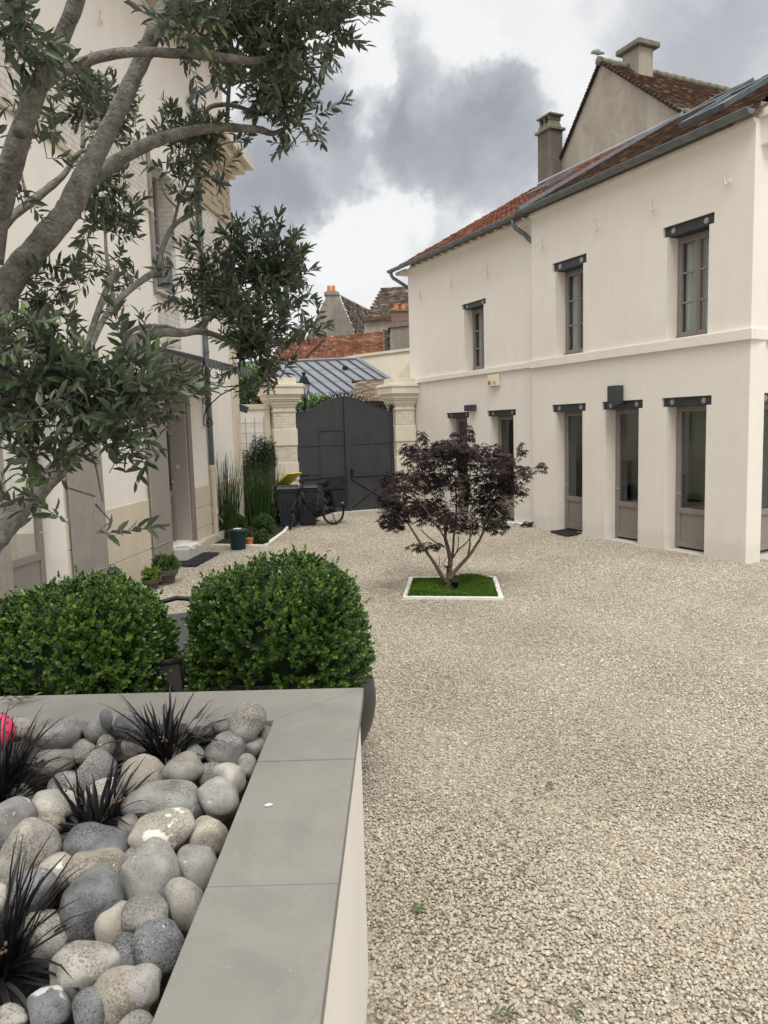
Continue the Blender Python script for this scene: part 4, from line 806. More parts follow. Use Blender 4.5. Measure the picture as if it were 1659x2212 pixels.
tiles('tiled_roof', D(783, 693, YD), w0+V3((0, 0, .12)), D(823, 622, YD+3.6)-D(783, 693, YD), w0.length+.6, (D(823, 622, YD+3.6)-D(783, 693, YD)).length, 'greytile', dk, cw=.25, rh=.22, lift=.05, sub=1)
MB().prism([V3((q0.x, YD+.25, 0)), V3((q1.x, YD+.25, 0)), V3((q1.x, YD+.25, q1.z-.05)), V3((q0.x, YD+.25, q0.z-.05))], V3((0, 3, 0))).build('wall', 'gable', dk)
MB().prism([D(784, 688, YD), D(930, 670, YD), D(930, 675, YD), D(784, 693, YD)], V3((0, .3, 0))).build('eave_board', 'wood', dk)
kb = thing('brick_chimney', 'broad red brick chimney stack with two orange pots next to the cream house corner', 'chimney', D(865, 705, 44))
FRK = FR(D(865, 705, 44)-V3((0, 0, 0)), (1, 0, 0), (0, -1, 0)); zt = D(865, 672, 44).z-FRK.o.z
MB().box(FRK, -.5, 1.0, -1.2, zt, -.5, 0).build('stack', 'brick_r', kb); MB().box(FRK, -.58, 1.1, zt, zt+.1, -.58, .08).build('cap', 'lichen', kb)
mb = MB()
for x in (-.2, .2): mb.lathe(FRK(x, zt+.1, -.25), [(.14, 0), (.12, .3), (.14, .33)], 10)
mb.build('chimney_pot', 'terra', kb)
# street lantern behind the left pillar
lp = thing('street_lamp', 'black old style street lantern behind the left gate pillar', 'street lamp', G(658, 1085))
c = D(660, 905, 23.2); Lz = lambda y: D(660, y, 23.2).z
lp.location = (c.x, c.y, 0); BASE[lp.name] = V3((c.x, c.y, 0)); c = V3((c.x, c.y, 0))
MB().lathe(c, [(.16, 0), (.16, .3), (.07, .4), (.055, 1.0), (.045, Lz(885)), (.06, Lz(880)), (.035, Lz(872)), (.06, Lz(862)), (.07, Lz(856))], 12).build('post', 'blackm', lp, smooth=True)
zb0, zb1, zt_ = Lz(852), Lz(830), Lz(812)
MB().lathe(c, [(.09, zb0), (.155, zb1)], 4).build('lantern_pane', 'lampg', lp)
mb = MB()
for k in range(4):
    a = math.pi*k/2; mb.tube([c+V3((.095*math.cos(a), .095*math.sin(a), zb0)), c+V3((.16*math.cos(a), .16*math.sin(a), zb1))], .013, 5)
mb.lathe(c, [(.10, zb0-.03), (.10, zb0)], 4); mb.lathe(c, [(.19, zb1), (.19, zb1+.02), (.09, zt_-.03), (.05, zt_), (.05, zt_+.06), (.09, zt_+.08), (.02, zt_+.13)], 4); mb.build('lantern_frame', 'blackm', lp)
# ------------------------------------------------------------------ ground and gravel
def m_ground():
    m, nt, b = _nt('gravel_bed'); L = nt.links.new
    tc = nn(nt, 'ShaderNodeTexCoord')
    vo = nn(nt, 'ShaderNodeTexVoronoi', i_Scale=52.); L(tc.outputs['Object'], vo.inputs['Vector'])
    bw = nn(nt, 'ShaderNodeSeparateColor'); L(vo.outputs['Color'], bw.inputs[0])
    r = ramp(nt, [(0, (.24, .195, .14)), (.35, (.40, .345, .265)), (.7, (.53, .46, .36)), (1, (.64, .57, .46))]); L(bw.outputs[0], r.inputs[0])
    r2 = ramp(nt, [(.25, 1.), (.75, .45)]); L(vo.outputs['Distance'], r2.inputs[0])
    mx = nn(nt, 'ShaderNodeMix', data_type='RGBA', blend_type='MULTIPLY'); mx.inputs[0].default_value = .6; L(r.outputs[0], mx.inputs[6]); L(r2.outputs[0], mx.inputs[7]); L(mx.outputs[2], b.inputs['Base Color'])
    bp = nn(nt, 'ShaderNodeBump', invert=True); bp.inputs['Strength'].default_value = .8; bp.inputs['Distance'].default_value = .015; L(vo.outputs['Distance'], bp.inputs['Height']); L(bp.outputs[0], b.inputs['Normal'])
    b.inputs['Roughness'].default_value = .85; return m
MT['ground'] = m_ground()
struct(MB().quad((-300, -60, -.004), (300, -60, -.004), (300, 500, -.004), (-300, 500, -.004)).build('ground', 'ground'))
def ico(sub):
    bm = bmesh.new(); bmesh.ops.create_icosphere(bm, subdivisions=sub, radius=1); bm.verts.ensure_lookup_table()
    v = np.array([p.co[:] for p in bm.verts]); f = [tuple(q.index for q in x.verts) for x in bm.faces]; bm.free(); return v, f
BED = [G(870, 1295), G(1088, 1297), G(1072, 1250), G(884, 1251)]
PLZ = 1.30
def allowed(x, y):
    okk = ((x-RH.o.x)*nR.x + (y-RH.o.y)*nR.y > np.where(((x-RH.o.x)*uR.x+(y-RH.o.y)*uR.y) > 5.7, -.09, .01)) & ((x-LH.o.x)*nL.x + (y-LH.o.y)*nL.y > .02)
    okk &= ~((x < -.10) & (y < 3.2)) & (((x-GT.o.x)*gn.x + (y-GT.o.y)*gn.y) > .33)
    bx0, bx1, by0, by1 = BED[0].x, BED[1].x-.03, BED[0].y-.05, BED[3].y-.1
    okk &= ~((x > bx0) & (x < bx1) & (y > by0) & (y < by1))
    wing = ((x-WG.o.x)*WG.n.x + (y-WG.o.y)*WG.n.y > .01) | ((x-RH.o.x)*nR.x + (y-RH.o.y)*nR.y > .01)
    return okk & wing
VV, LL, CC, TT = [], [], [], []; off = 0
for y0, y1, dens, sub in ((2.4, 4.4, 6200, 2), (4.4, 8, 5000, 1), (8, 13, 3000, 1), (13, 22, 1500, 1)):
    xl, xr = -.62*y1-.3, .72*y1+1.0; n = int((xr-xl)*(y1-y0)*dens)
    x = RNG.uniform(xl, xr, n); y = RNG.uniform(y0, y1, n)
    k = allowed(x, y) & (x > -.56*y-.3) & (x < .66*y+.9); x, y = x[k], y[k]; n = len(x)
    a = RNG.uniform(.0065, .0125, n)*np.where(RNG.random(n) > .95, 1.35, 1)*np.interp(y, [2.4, 4.4, 8, 13, 22], [.98, .98, 1.02, 1.25, 1.6]); b_ = a*RNG.uniform(.6, .9, n); h = a*RNG.uniform(.35, .6, n)
    th = RNG.uniform(0, 2*np.pi, n); tl_ = np.interp(y, [2.4, 6, 10, 20], [.32, .27, .22, .18]); t1_, t2_ = RNG.normal(0, tl_, n), RNG.normal(0, tl_, n)
    tv, tf = ico(sub)
    X = np.stack([np.cos(th), np.sin(th), t1_], 1); X = norm(X); Y_ = np.stack([-np.sin(th), np.cos(th), t2_], 1); Y_ = norm(Y_ - X*(X*Y_).sum(1, keepdims=True)); Z_ = np.cross(X, Y_)
    wobv = 1 + RNG.normal(0, .045, (n, len(tv), 1))
    hump = .006*np.sin(x*1.1+.5)*np.sin(y*.9) + .008*np.sin(x*2.7+y*1.9)
    P = np.stack([x, y, hump*.3 + h*.3 + RNG.uniform(-.005, .005, n)], 1)
    T = P[:, None, :] + (X[:, None, :]*(tv[None, :, 0:1]*a[:, None, None]) + Y_[:, None, :]*(tv[None, :, 1:2]*b_[:, None, None]) + Z_[:, None, :]*(tv[None, :, 2:3]*h[:, None, None]))*1.0
    T = P[:, None, :] + (T-P[:, None, :])*wobv
    v, l, c = stamp(tv, tf, T); VV.append(v); LL.append(l+off); CC.append(c); off += len(v); pt_ = .05*np.sin(x*1.3+2*np.sin(y*.7))*np.sin(y*1.1+x*.4)+.04*np.sin(x*3.1-y*2.3)+np.interp(y, [2.4, 4, 7, 9], [-.05, -.03, .05, .10]); TT.append(np.repeat(np.clip(RNG.random(n)*.92+.04+pt_, 0, 1), len(tv)))  # patchy tone, plus grazing brightness painted into the tint of far pebbles
gr = np_mesh('gravel', np.concatenate(VV), np.concatenate(LL), np.concatenate(CC), np.concatenate(TT), 'pebble'); gr['kind'] = 'stuff'
del VV, LL, CC, TT
# ------------------------------------------------------------------ planter in the foreground
pn = thing('raised_planter', 'raised masonry planter with grey slab coping in the foreground', 'planter', (-.9, 2.2, 0))
ox0, ox1 = -.11, -.46                                 # outer and inner edge of the right hand coping
cy1, cy0 = 3.14, 2.80                                 # far coping
mb = MB(); W0 = FR((0, 0, 0), (1, 0, 0), (0, 1, 0))
eo_ = lambda y: -.109-.0205*(3.127-y)
ei_ = lambda y: -.446-.0133*(2.816-y)
mb.prism([(ox1+.03, -1.2, -.05), (eo_(-1.2)-.018, -1.2, -.05), (eo_(cy1)-.018, cy1-.035, -.05), (ox1+.03, cy1-.035, -.05)], (0, 0, PLZ)); mb.box(W0, -4., ox1+.03, -.05, PLZ-.05, cy0+.06, cy1-.035)
mb.build('masonry_wall', 'stucco_l', pn)
slabs = [(2.442, cy1), (1.742, 2.442), (1.09, 1.742), (.44, 1.09), (-.3, .44)]
for k, (a, b) in enumerate(slabs):
    b2 = cy0+.002 if k == 0 else b-.002; z_ = PLZ-.045-.0015*(k % 2)
    MB().prism([(ei_(a), a+.002, z_), (eo_(a), a+.002, z_), (eo_(b), b-(.002 if k else 0), z_), (ei_(b2), b2, z_)], (0, 0, .045)).build('coping_slab', 'coping', pn, bevel=.004)
MB().prism([(ei_(cy0)-.003, cy0, PLZ-.045), (eo_(cy1)-.005, cy1, PLZ-.045), (-1.55, cy1+.02, PLZ-.045), (-1.55, cy0-.01, PLZ-.045)], (0, 0, .045)).build('coping_slab', 'coping', pn, bevel=.004)
MB().prism([(-1.554, cy0-.01, PLZ-.045), (-1.554, cy1+.02, PLZ-.045), (-2.3, cy1+.03, PLZ-.045), (-2.3, cy0-.02, PLZ-.045)], (0, 0, .045)).build('coping_slab', 'coping', pn, bevel=.004)
struct(MB().box(W0, -4, ox1+.06, .6, 1.13, -1.2, cy0+.06).build('planter_soil', 'soil'))
# cobbles
def m_stone(name, c1, c2, pit, spec_=(.6, .6, .58), ps=22., pth=.685):
    m, nt, b = _nt(name); L = nt.links.new
    tc = nn(nt, 'ShaderNodeTexCoord'); oi = nn(nt, 'ShaderNodeObjectInfo')
    ad = nn(nt, 'ShaderNodeVectorMath', operation='ADD'); L(tc.outputs['Object'], ad.inputs[0])
    cx_ = nn(nt, 'ShaderNodeMath', operation='MULTIPLY'); L(oi.outputs['Random'], cx_.inputs[0]); cx_.inputs[1].default_value = 40
    L(cx_.outputs[0], ad.inputs[1])
    n1 = nn(nt, 'ShaderNodeTexNoise', i_Scale=13., i_Detail=8., i_Roughness=.65); L(ad.outputs[0], n1.inputs['Vector']); r = ramp(nt, [(.36, c1), (.60, c2)]); L(n1.outputs[0], r.inputs[0])
    n2 = nn(nt, 'ShaderNodeTexNoise', i_Scale=190., i_Detail=5., i_Roughness=.75); L(ad.outputs[0], n2.inputs['Vector'])
    n4 = nn(nt, 'ShaderNodeTexNoise', i_Scale=8., i_Detail=3.); L(ad.outputs[0], n4.inputs['Vector'])
    mm = nn(nt, 'ShaderNodeMath', operation='MULTIPLY_ADD'); L(n4.outputs[0], mm.inputs[0]); mm.inputs[1].default_value = .55; mm.inputs[2].default_value = -.28
    aa = nn(nt, 'ShaderNodeMath', operation='ADD'); L(n2.outputs[0], aa.inputs[0]); L(mm.outputs[0], aa.inputs[1])
    rp = ramp(nt, [(.50, 0.), (.62, .9)]); L(aa.outputs[0], rp.inputs[0])
    mx = nn(nt, 'ShaderNodeMix', data_type='RGBA'); L(rp.outputs[0], mx.inputs[0]); L(r.outputs[0], mx.inputs[6]); mx.inputs[7].default_value = c4(pit)
    n3 = nn(nt, 'ShaderNodeTexNoise', i_Scale=ps, i_Detail=3., i_Roughness=.6); L(ad.outputs[0], n3.inputs['Vector']); rw = ramp(nt, [(pth, 0.), (pth+.03, 1.)]); L(n3.outputs[0], rw.inputs[0])
    m2 = nn(nt, 'ShaderNodeMix', data_type='RGBA'); L(rw.outputs[0], m2.inputs[0]); L(mx.outputs[2], m2.inputs[6]); m2.inputs[7].default_value = c4(spec_)
    hs = nn(nt, 'ShaderNodeHueSaturation'); mv = nn(nt, 'ShaderNodeMapRange'); L(oi.outputs['Random'], mv.inputs[0]); mv.inputs[3].default_value = .8; mv.inputs[4].default_value = 1.15; L(mv.outputs[0], hs.inputs['Value']); L(m2.outputs[2], hs.inputs['Color'])
    L(hs.outputs[0], b.inputs['Base Color']); b.inputs['Roughness'].default_value = .82; b.inputs['Specular IOR Level'].default_value = .3
    bp = nn(nt, 'ShaderNodeBump', invert=True); bp.inputs['Strength'].default_value = .8; bp.inputs['Distance'].default_value = .003; L(aa.outputs[0], bp.inputs['Height']); L(bp.outputs[0], b.inputs['Normal'])
    return m
MT['s_grey'] = m_stone('grey_cobble', (.22, .213, .20), (.35, .34, .32), (.10, .095, .085))
MT['s_beige'] = m_stone('beige_cobble', (.27, .25, .22), (.43, .405, .36), (.13, .115, .095))
MT['s_tan'] = m_stone('tan_cobble', (.28, .25, .20), (.43, .39, .325), (.15, .125, .095))
MT['s_dark'] = m_stone('slate_cobble', (.115, .118, .12), (.24, .243, .243), (.05, .051, .053), (.5, .5, .5))
MT['s_pink'] = m_stone('pinkish_cobble', (.24, .228, .21), (.37, .352, .325), (.15, .13, .115))
MT['s_pale'] = m_stone('pale_cobble', (.33, .305, .265), (.50, .475, .425), (.17, .15, .12))
MT['s_chalk'] = m_stone('chalky_cobble', (.34, .31, .26), (.48, .45, .39), (.17, .145, .11), (.74, .70, .62), 10., .525)
MT['s_quartz'] = m_stone('quartz_cobble', (.13, .135, .14), (.25, .255, .26), (.06, .062, .065), (.6, .6, .58), 10., .58)
IV, IF = ico(4)
def cobble(x, y, rx, ry, mat, label, z=1.235, rot=0, group=None):
    c = G(x, y, z); k = (c-EYE).dot(FW)/F
    if c.y > cy0-.01-ry*k: c = D(x, y, cy0-.01-ry*k)
    k = (c-EYE).dot(FW)/F; a, b_ = rx*k, ry*k*1.08; d_ = (a+b_)/2*random.uniform(.9, 1.1)
    V = IV.copy(); sd_ = RNG.uniform(0, 9, 12)
    q = 1 + .11*np.sin(V[:, 0]*2.1+sd_[0])*np.sin(V[:, 1]*1.9+sd_[1]) + .09*np.sin(V[:, 2]*2.6+sd_[2]+V[:, 0]*1.4) + .025*np.sin(V[:, 1]*5+sd_[3]+V[:, 2]*4) + .014*np.sin(V[:, 0]*9+sd_[4])*np.sin(V[:, 2]*8+sd_[5])
    for _ in range(5):
        fn = norm(RNG.normal(size=3)); dt_ = V @ fn; V = V - fn[None]*(np.maximum(0, dt_-RNG.uniform(.62, .85))*RNG.uniform(.45, .8))[:, None]
    pw = np.sign(V)*np.abs(V)**random.uniform(.86, 1.05)*1.08
    V = pw*q[:, None]*np.array([a, d_, b_])
    cr_, sr_ = math.cos(rad(rot)), math.sin(rad(rot)); V = np.stack([V[:, 0]*cr_+V[:, 2]*sr_, V[:, 1], -V[:, 0]*sr_+V[:, 2]*cr_], 1)
    me = bpy.data.meshes.new('cobble'); me.from_pydata((V+np.array(c)).tolist(), [], IF); me.update()
    o = obj_from('cobble', me, mat, None, c, True); tag(o, label, 'cobblestone', group or 'smooth cobbles filling the planter'); return o
S = [
 (535, 1557, 36, 39, 's_beige', 'upright pale grey cobble standing on top by the far inner coping corner', 1.27, 8),
 (486, 1618, 41, 31, 's_grey', 'pitted grey cobble with white patches just right of the far black grass tuft', 1.245, -8),
 (545, 1616, 25, 25, 's_grey', 'small dark grey round cobble touching the right coping below the upright cobble', 1.23, 10),
 (532, 1658, 21, 25, 's_grey', 'small grey egg shaped cobble against the right coping above the rust stained one', 1.24, 20),
 (498, 1685, 36, 36, 's_pale', 'whitish cobble with rust coloured stain beside the right coping', 1.24, 30),
 (397, 1666, 44, 33, 's_beige', 'smooth pale beige cobble lying just below the far black grass tuft', 1.25, -18),
 (310, 1678, 48, 42, 's_tan', 'round yellowish tan cobble left of the smooth pale beige one', 1.25, 0),
 (212, 1670, 42, 46, 's_grey', 'large grey brown cobble with white spots between the grass tufts', 1.25, -12),
 (182, 1622, 32, 22, 's_beige', 'light cobble half hidden above the white spotted grey brown cobble', 1.235, 0),
 (230, 1611, 22, 19, 's_pale', 'small whitish angular cobble in the middle of the far row', 1.245, 40),
 (205, 1583, 25, 20, 's_grey', 'grey oval cobble left of the small pointed slate cobble', 1.24, -30),
 (231, 1553, 13, 19, 's_dark', 'small pointed slate grey cobble leaning on the far coping', 1.275, 0),
 (285, 1574, 37, 25, 's_dark', 'dark blue grey speckled cobble left of the far grass tuft', 1.25, 12),
 (125, 1587, 50, 33, 's_grey', 'long pitted grey cobble behind the left grass tuft', 1.245, -10),
 (177, 1574, 18, 13, 's_grey', 'small bluish cobble with a white spot below the far coping', 1.25, 0),
 (300, 1613, 35, 20, 's_pale', 'light flat cobble under the left blades of the far grass tuft', 1.235, 0),
 (437, 1572, 28, 18, 's_grey', 'brownish grey cobble behind the right blades of the far grass tuft', 1.235, 0),
 (425, 1630, 22, 20, 's_grey', 'brown grey cobble tucked at the right foot of the far grass tuft', 1.23, 0),
 (452, 1672, 23, 27, 's_grey', 'bluish grey cobble wedged between pale beige and rust stained cobbles', 1.22, 0),
 (471, 1729, 36, 46, 's_pink', 'tall leaning grey beige cobble by the right coping under the rust stained one', 1.25, -28),
 (345, 1737, 76, 33, 's_grey', 'very long bluish grey cobble across the middle of the bed', 1.24, -3),
 (418, 1750, 20, 29, 's_grey', 'narrow grey cobble at the right end of the very long cobble', 1.225, 0),
 (346, 1801, 70, 42, 's_chalk', 'big oblong cobble with a bright white chalky patch', 1.26, -16),
 (452, 1805, 41, 43, 's_tan', 'tan beige cobble between the chalky oblong one and the right coping', 1.235, 20),
 (279, 1786, 22, 22, 's_pink', 'small pale pinkish cobble at the left end of the chalky cobble', 1.23, 0),
 (217, 1826, 62, 38, 's_dark', 'dark blue grey cobble with white specks below the middle grass tuft', 1.25, 5),
 (66, 1838, 60, 57, 's_beige', 'large beige cobble with a dark crack on the left', 1.25, 10),
 (28, 1785, 40, 48, 's_grey', 'speckled grey cobble at the left edge above the cracked beige one', 1.25, 0),
 (210, 1888, 57, 47, 's_tan', 'large warm beige dimpled cobble under the dark white specked one', 1.25, -10),
 (328, 1893, 60, 64, 's_pink', 'largest round grey tan cobble in the centre of the bed', 1.255, -15),
 (424, 1872, 46, 44, 's_pink', 'greyish beige cobble between the largest round one and the right coping', 1.24, 0),
 (284, 1868, 24, 28, 's_grey', 'small grey cobble squeezed left of the largest round one', 1.22, 0),
 (402, 1955, 36, 56, 's_pale', 'long whitish beige cobble lying along the right coping', 1.245, -20),
 (310, 1982, 48, 38, 's_pink', 'smooth pinkish beige oval cobble right of the big slate cobble', 1.265, -10),
 (360, 1984, 16, 24, 's_grey', 'slim grey cobble between the pinkish oval and the whitish long one', 1.23, 0),
 (188, 1976, 66, 74, 's_dark', 'biggest dark slate cobble in the lower left', 1.25, 15),
 (66, 1930, 52, 38, 's_dark', 'bluish grey cobble left of and above the biggest slate cobble', 1.235, -10),
 (254, 2012, 40, 60, 's_tan', 'brownish tan cobble sunk right of the biggest slate cobble', 1.21, 0),
 (336, 2048, 54, 48, 's_dark', 'dark blue grey cobble touching the right coping near the bottom', 1.25, -10),
 (272, 2075, 36, 44, 's_dark', 'dark grey cobble with a pale streak behind the touching dark one', 1.225, 0),
 (178, 2098, 70, 54, 's_beige', 'large light beige cobble below the biggest slate cobble', 1.245, 8),
 (313, 2127, 38, 40, 's_pink', 'small smooth rosy beige round cobble by the coping near the bottom', 1.265, 0),
 (258, 2160, 70, 56, 's_tan', 'broad tan beige cobble under the small rosy round one', 1.235, 10),
 (200, 2182, 38, 44, 's_dark', 'bluish dark cobble at the bottom beside the broad tan one', 1.24, 0),
 (108, 2174, 44, 38, 's_quartz', 'blue grey cobble with white quartz near the bottom left tuft', 1.25, 0),
 (98, 2024, 48, 44, 's_pale', 'very pale cobble behind the bottom left grass tuft', 1.235, 0),
 (22, 2204, 36, 26, 's_beige', 'light beige cobble in the bottom left corner', 1.245, 0),
 (290, 2216, 36, 22, 's_grey', 'grey cobble cut by the bottom of the view next to the coping', 1.24, 0),
 (115, 1747, 48, 32, 's_pale', 'pale cobble behind the left blades of the middle grass tuft', 1.235, -5),
 (138, 1702, 36, 32, 's_grey', 'grey beige cobble at the right foot of the left grass tuft', 1.235, 0),
 (220, 1722, 37, 34, 's_pale', 'whitish cobble seen through the middle grass tuft', 1.23, 0),
 (98, 1778, 34, 22, 's_tan', 'small tan cobble between the cracked beige one and the middle tuft', 1.225, 0),
 (118, 1890, 42, 34, 's_tan', 'brownish cobble wedged right of the cracked beige cobble', 1.22, 0),
 (2, 1942, 22, 30, 's_pale', 'white bluish cobble at the left edge of the view', 1.235, 0),
 (42, 1578, 28, 22, 's_pale', 'white cobble right beside the pink ball', 1.245, 0),
 (78, 1582, 22, 20, 's_tan', 'small yellowish cobble behind the left grass tuft near the far coping', 1.245, 0),
 (577, 1588, 15, 22, 's_grey', 'narrow grey cobble at the inner coping corner', 1.235, 0),
 (481, 1563, 22, 15, 's_grey', 'small dark grey cobble behind and left of the upright pale cobble', 1.24, 0),
 (120, 1640, 40, 26, 's_beige', 'beige cobble under the long blades of the left grass tuft', 1.225, 0),
 (150, 1855, 26, 24, 's_grey', 'little grey cobble in the gap left of the white specked slate', 1.215, 0),
 (30, 1880, 30, 24, 's_tan', 'brown cobble below the cracked beige cobble at the left', 1.22, 0),
 (398, 1905, 22, 24, 's_grey', 'small grey cobble sunk beside the largest round cobble', 1.215, 0),
]
for e in S: cobble(*e[:6], z=e[6], rot=e[7])
occ = [(G(e[0], e[1], e[6]), e[2]*1.4/1640) for e in S]
for i in range(34):
    for tr in range(60):
        x, y = random.uniform(-1.75, ox1-.03), random.uniform(1.15, cy0-.03)
        if all((V3((x, y, 1.235))-c).xy.length > (.055+.7*r*c.y) for c, r in occ): break
    else: continue
    occ.append((V3((x, y, 1.235)), .04))
    c = V3((x, y, 1.19)); k = (c-EYE).dot(FW)/F; vv = c-EYE; X_, Y_ = CX+F*vv.dot(CR)/vv.dot(FW), CY-F*vv.dot(CU)/vv.dot(FW)
    cobble(X_, Y_, random.uniform(.04, .06)/k, random.uniform(.035, .05)/k, random.choice(['s_grey', 's_beige', 's_tan', 's_dark']), 'cobble half buried in the gaps between the larger cobbles', z=1.19, rot=random.uniform(-30, 30), group='half buried filler cobbles')
def blades(name, c, n, mat, parent, L0=.16, L1=.30, spread=1., lean=(0, 0), w=.0050, segs=7, seed=0):
    rg = np.random.default_rng(seed); V, Ls, C, T = [], [], [], []; k = 0
    for i in range(n):
        a = rg.uniform(0, 2*math.pi); rr = rg.uniform(0, .045); p = np.array(c)+np.array([math.cos(a)*rr, math.sin(a)*rr, 0])
        el_ = rg.uniform(.25, 1.45) if rg.random() < .75 else rg.uniform(1.1, 1.5); hd = np.array([math.cos(a)+lean[0], math.sin(a)+lean[1], 0])*spread; hd /= max(np.linalg.norm(hd), 1e-6)
        ln = rg.uniform(L0, L1); d = hd*math.cos(el_)+np.array([0, 0, math.sin(el_)]); droop = rg.uniform(.03, .24); sdv = np.cross(d, [0, 0, 1.]); sdv /= max(np.linalg.norm(sdv), 1e-6)
        up_ = np.cross(sdv, d); t = rg.random(); tw = rg.normal(0, .25)
        for j in range(segs+1):
            q = j/segs; wd = w*(1-.35*abs(q-.35))*(1 if j < segs else .05)*(1 if j < segs-1 else .55 if j == segs-1 else .05)
            s2 = sdv*math.cos(tw)+up_*math.sin(tw); pp = p+d*ln*q
            V += [pp-s2*wd, pp+up_*wd*-.5, pp+s2*wd]; T += [t]*3
            if j: Ls += [k-3, k-2, k+1, k, k-2, k-1, k+2, k+1]; C += [4, 4]
            k += 3
            d = d+np.array([0, 0, -droop*ln*2.4]) + rg.normal(0, .015, 3); d /= np.linalg.norm(d)
    return np_mesh(name, np.array(V), np.array(Ls), np.array(C), np.array(T), mat, parent, smooth=True)
for k, (x, y, n, l1, lean, lab) in enumerate([(362, 1645, 120, .34, (.1, .1), 'spiky black grass tuft with dry flower spikes nearest the far coping'), (5, 1735, 150, .36, (.35, .0), 'large spreading black grass tuft below the pink ball at the left edge'),
        (208, 1795, 70, .27, (.05, .25), 'small sparse black grass tuft in the middle of the cobbles'), (-5, 2110, 120, .33, (.3, .1), 'black grass tuft in the bottom left corner of the planter')]):
    c = G(x, y, 1.20); t = thing('black_grass_tuft', lab, 'grass plant', c, 'black grass tufts among the cobbles')
    blades('blades', c, n, 'mondo', t, .12, l1, lean=lean, seed=k+23, w=.0052 if k != 2 else .0056)
    mb = MB()
    for i in range(4 if k < 2 else 2):
        a = random.uniform(0, 6.28); p = c+V3((math.cos(a)*.12, math.sin(a)*.08, .12))
        mb.tube([c, c+(p-c)*.6+V3((0, 0, .02)), p], .0015, 4)
        for j in range(9): mb.sph(p+V3((random.uniform(-.018, .018), random.uniform(-.012, .012), random.uniform(-.01, .01))), .004, 6, 4)
    mb.build('dry_flower_spike', M('dry_flower', (.11, .07, .04), (.16, .11, .06)) if 'dry_flower' not in bpy.data.materials else bpy.data.materials['dry_flower'], t)
# pink ball
c = D(-11, 1582, 2.62); pb = thing('spiky_ball', 'bright pink rubber ball with small purple studs at the left edge', 'ball', c)
r = 42*2.6/F; MB().sph(c, r, 32, 20).build('ball', 'pink', pb, smooth=True)
mb = MB()
for i in range(64):
    z = 1-2*(i+.5)/64; ph = i*2.39996; d = V3((math.cos(ph)*math.sqrt(1-z*z), math.sin(ph)*math.sqrt(1-z*z), z)); mb.tube([c+d*(r-.002), c+d*(r+.006)], [.0036, .0028], 8)
mb.build('studs', 'purple', pb)
def sprig(label, p, d, n, ln, name='fallen_sprig', group=None, mat='oliveleaf', ll=.055):
    t = thing(name, label, 'leaf', p, group); p, d = V3(p), V3(d).normalized(); sdv = d.cross(V3((0, 0, 1)))
    MB().tube([p+V3((0, 0, .012)), p+d*ln*.5+V3((0, 0, .02)), p+d*ln+V3((0, 0, .012))], .0016, 5).build('stem', 'bark', t)
    P, Dd, N = [], [], []
    for i in range(n):
        q = .15+.85*i/n; s = 1 if i % 2 else -1; P.append(p+d*ln*q+V3((0, 0, .016))); Dd.append(d*.8+sdv*s*.7+V3((0, 0, random.uniform(-.1, .25)))); N.append(V3((random.uniform(-.3, .3), random.uniform(-.3, .3), 1)))
    leaves('leaf', np.array(P), np.array(Dd), np.array(N), RNG.uniform(.7, 1.1, n)*ll, RNG.uniform(.8, 1.1, n)*ll*.26, RNG.uniform(.2, 1, n), mat, t)
sprig('olive sprig with a long stem lying on the far coping at the left', G(-10, 1520, PLZ+.005), (1, .12, .0), 7, .16)
sprig('fallen olive sprig lying on gravel right of the planter wall', G(885, 1970, .02), (1, .15, 0), 7, .06, group='fallen olive sprigs on the gravel')
sprig('green leaf pair lying on gravel near the bottom middle', G(1225, 2178, .02), (.7, -.5, 0), 4, .06, group='fallen olive sprigs on the gravel')
sprig('long fallen sprig at the bottom edge of the gravel beside the planter', G(1055, 2200, .02), (1, .1, 0), 6, .10, group='fallen olive sprigs on the gravel')
sprig('tiny green sprig on the gravel halfway to the maple', G(1180, 1700, .02), (1, .3, 0), 4, .05, group='fallen olive sprigs on the gravel')
c = G(580, 1740, PLZ); t = tag(MB().prism([c+V3((-.012, -.004, .001)), c+V3((.0, -.009, .001)), c+V3((.013, .0, .001)), c+V3((.002, .008, .001))], (0, 0, .003)).build('stone_chip', 'white', None, tuple(c)), 'small white chip lying on the grey coping', 'chip')
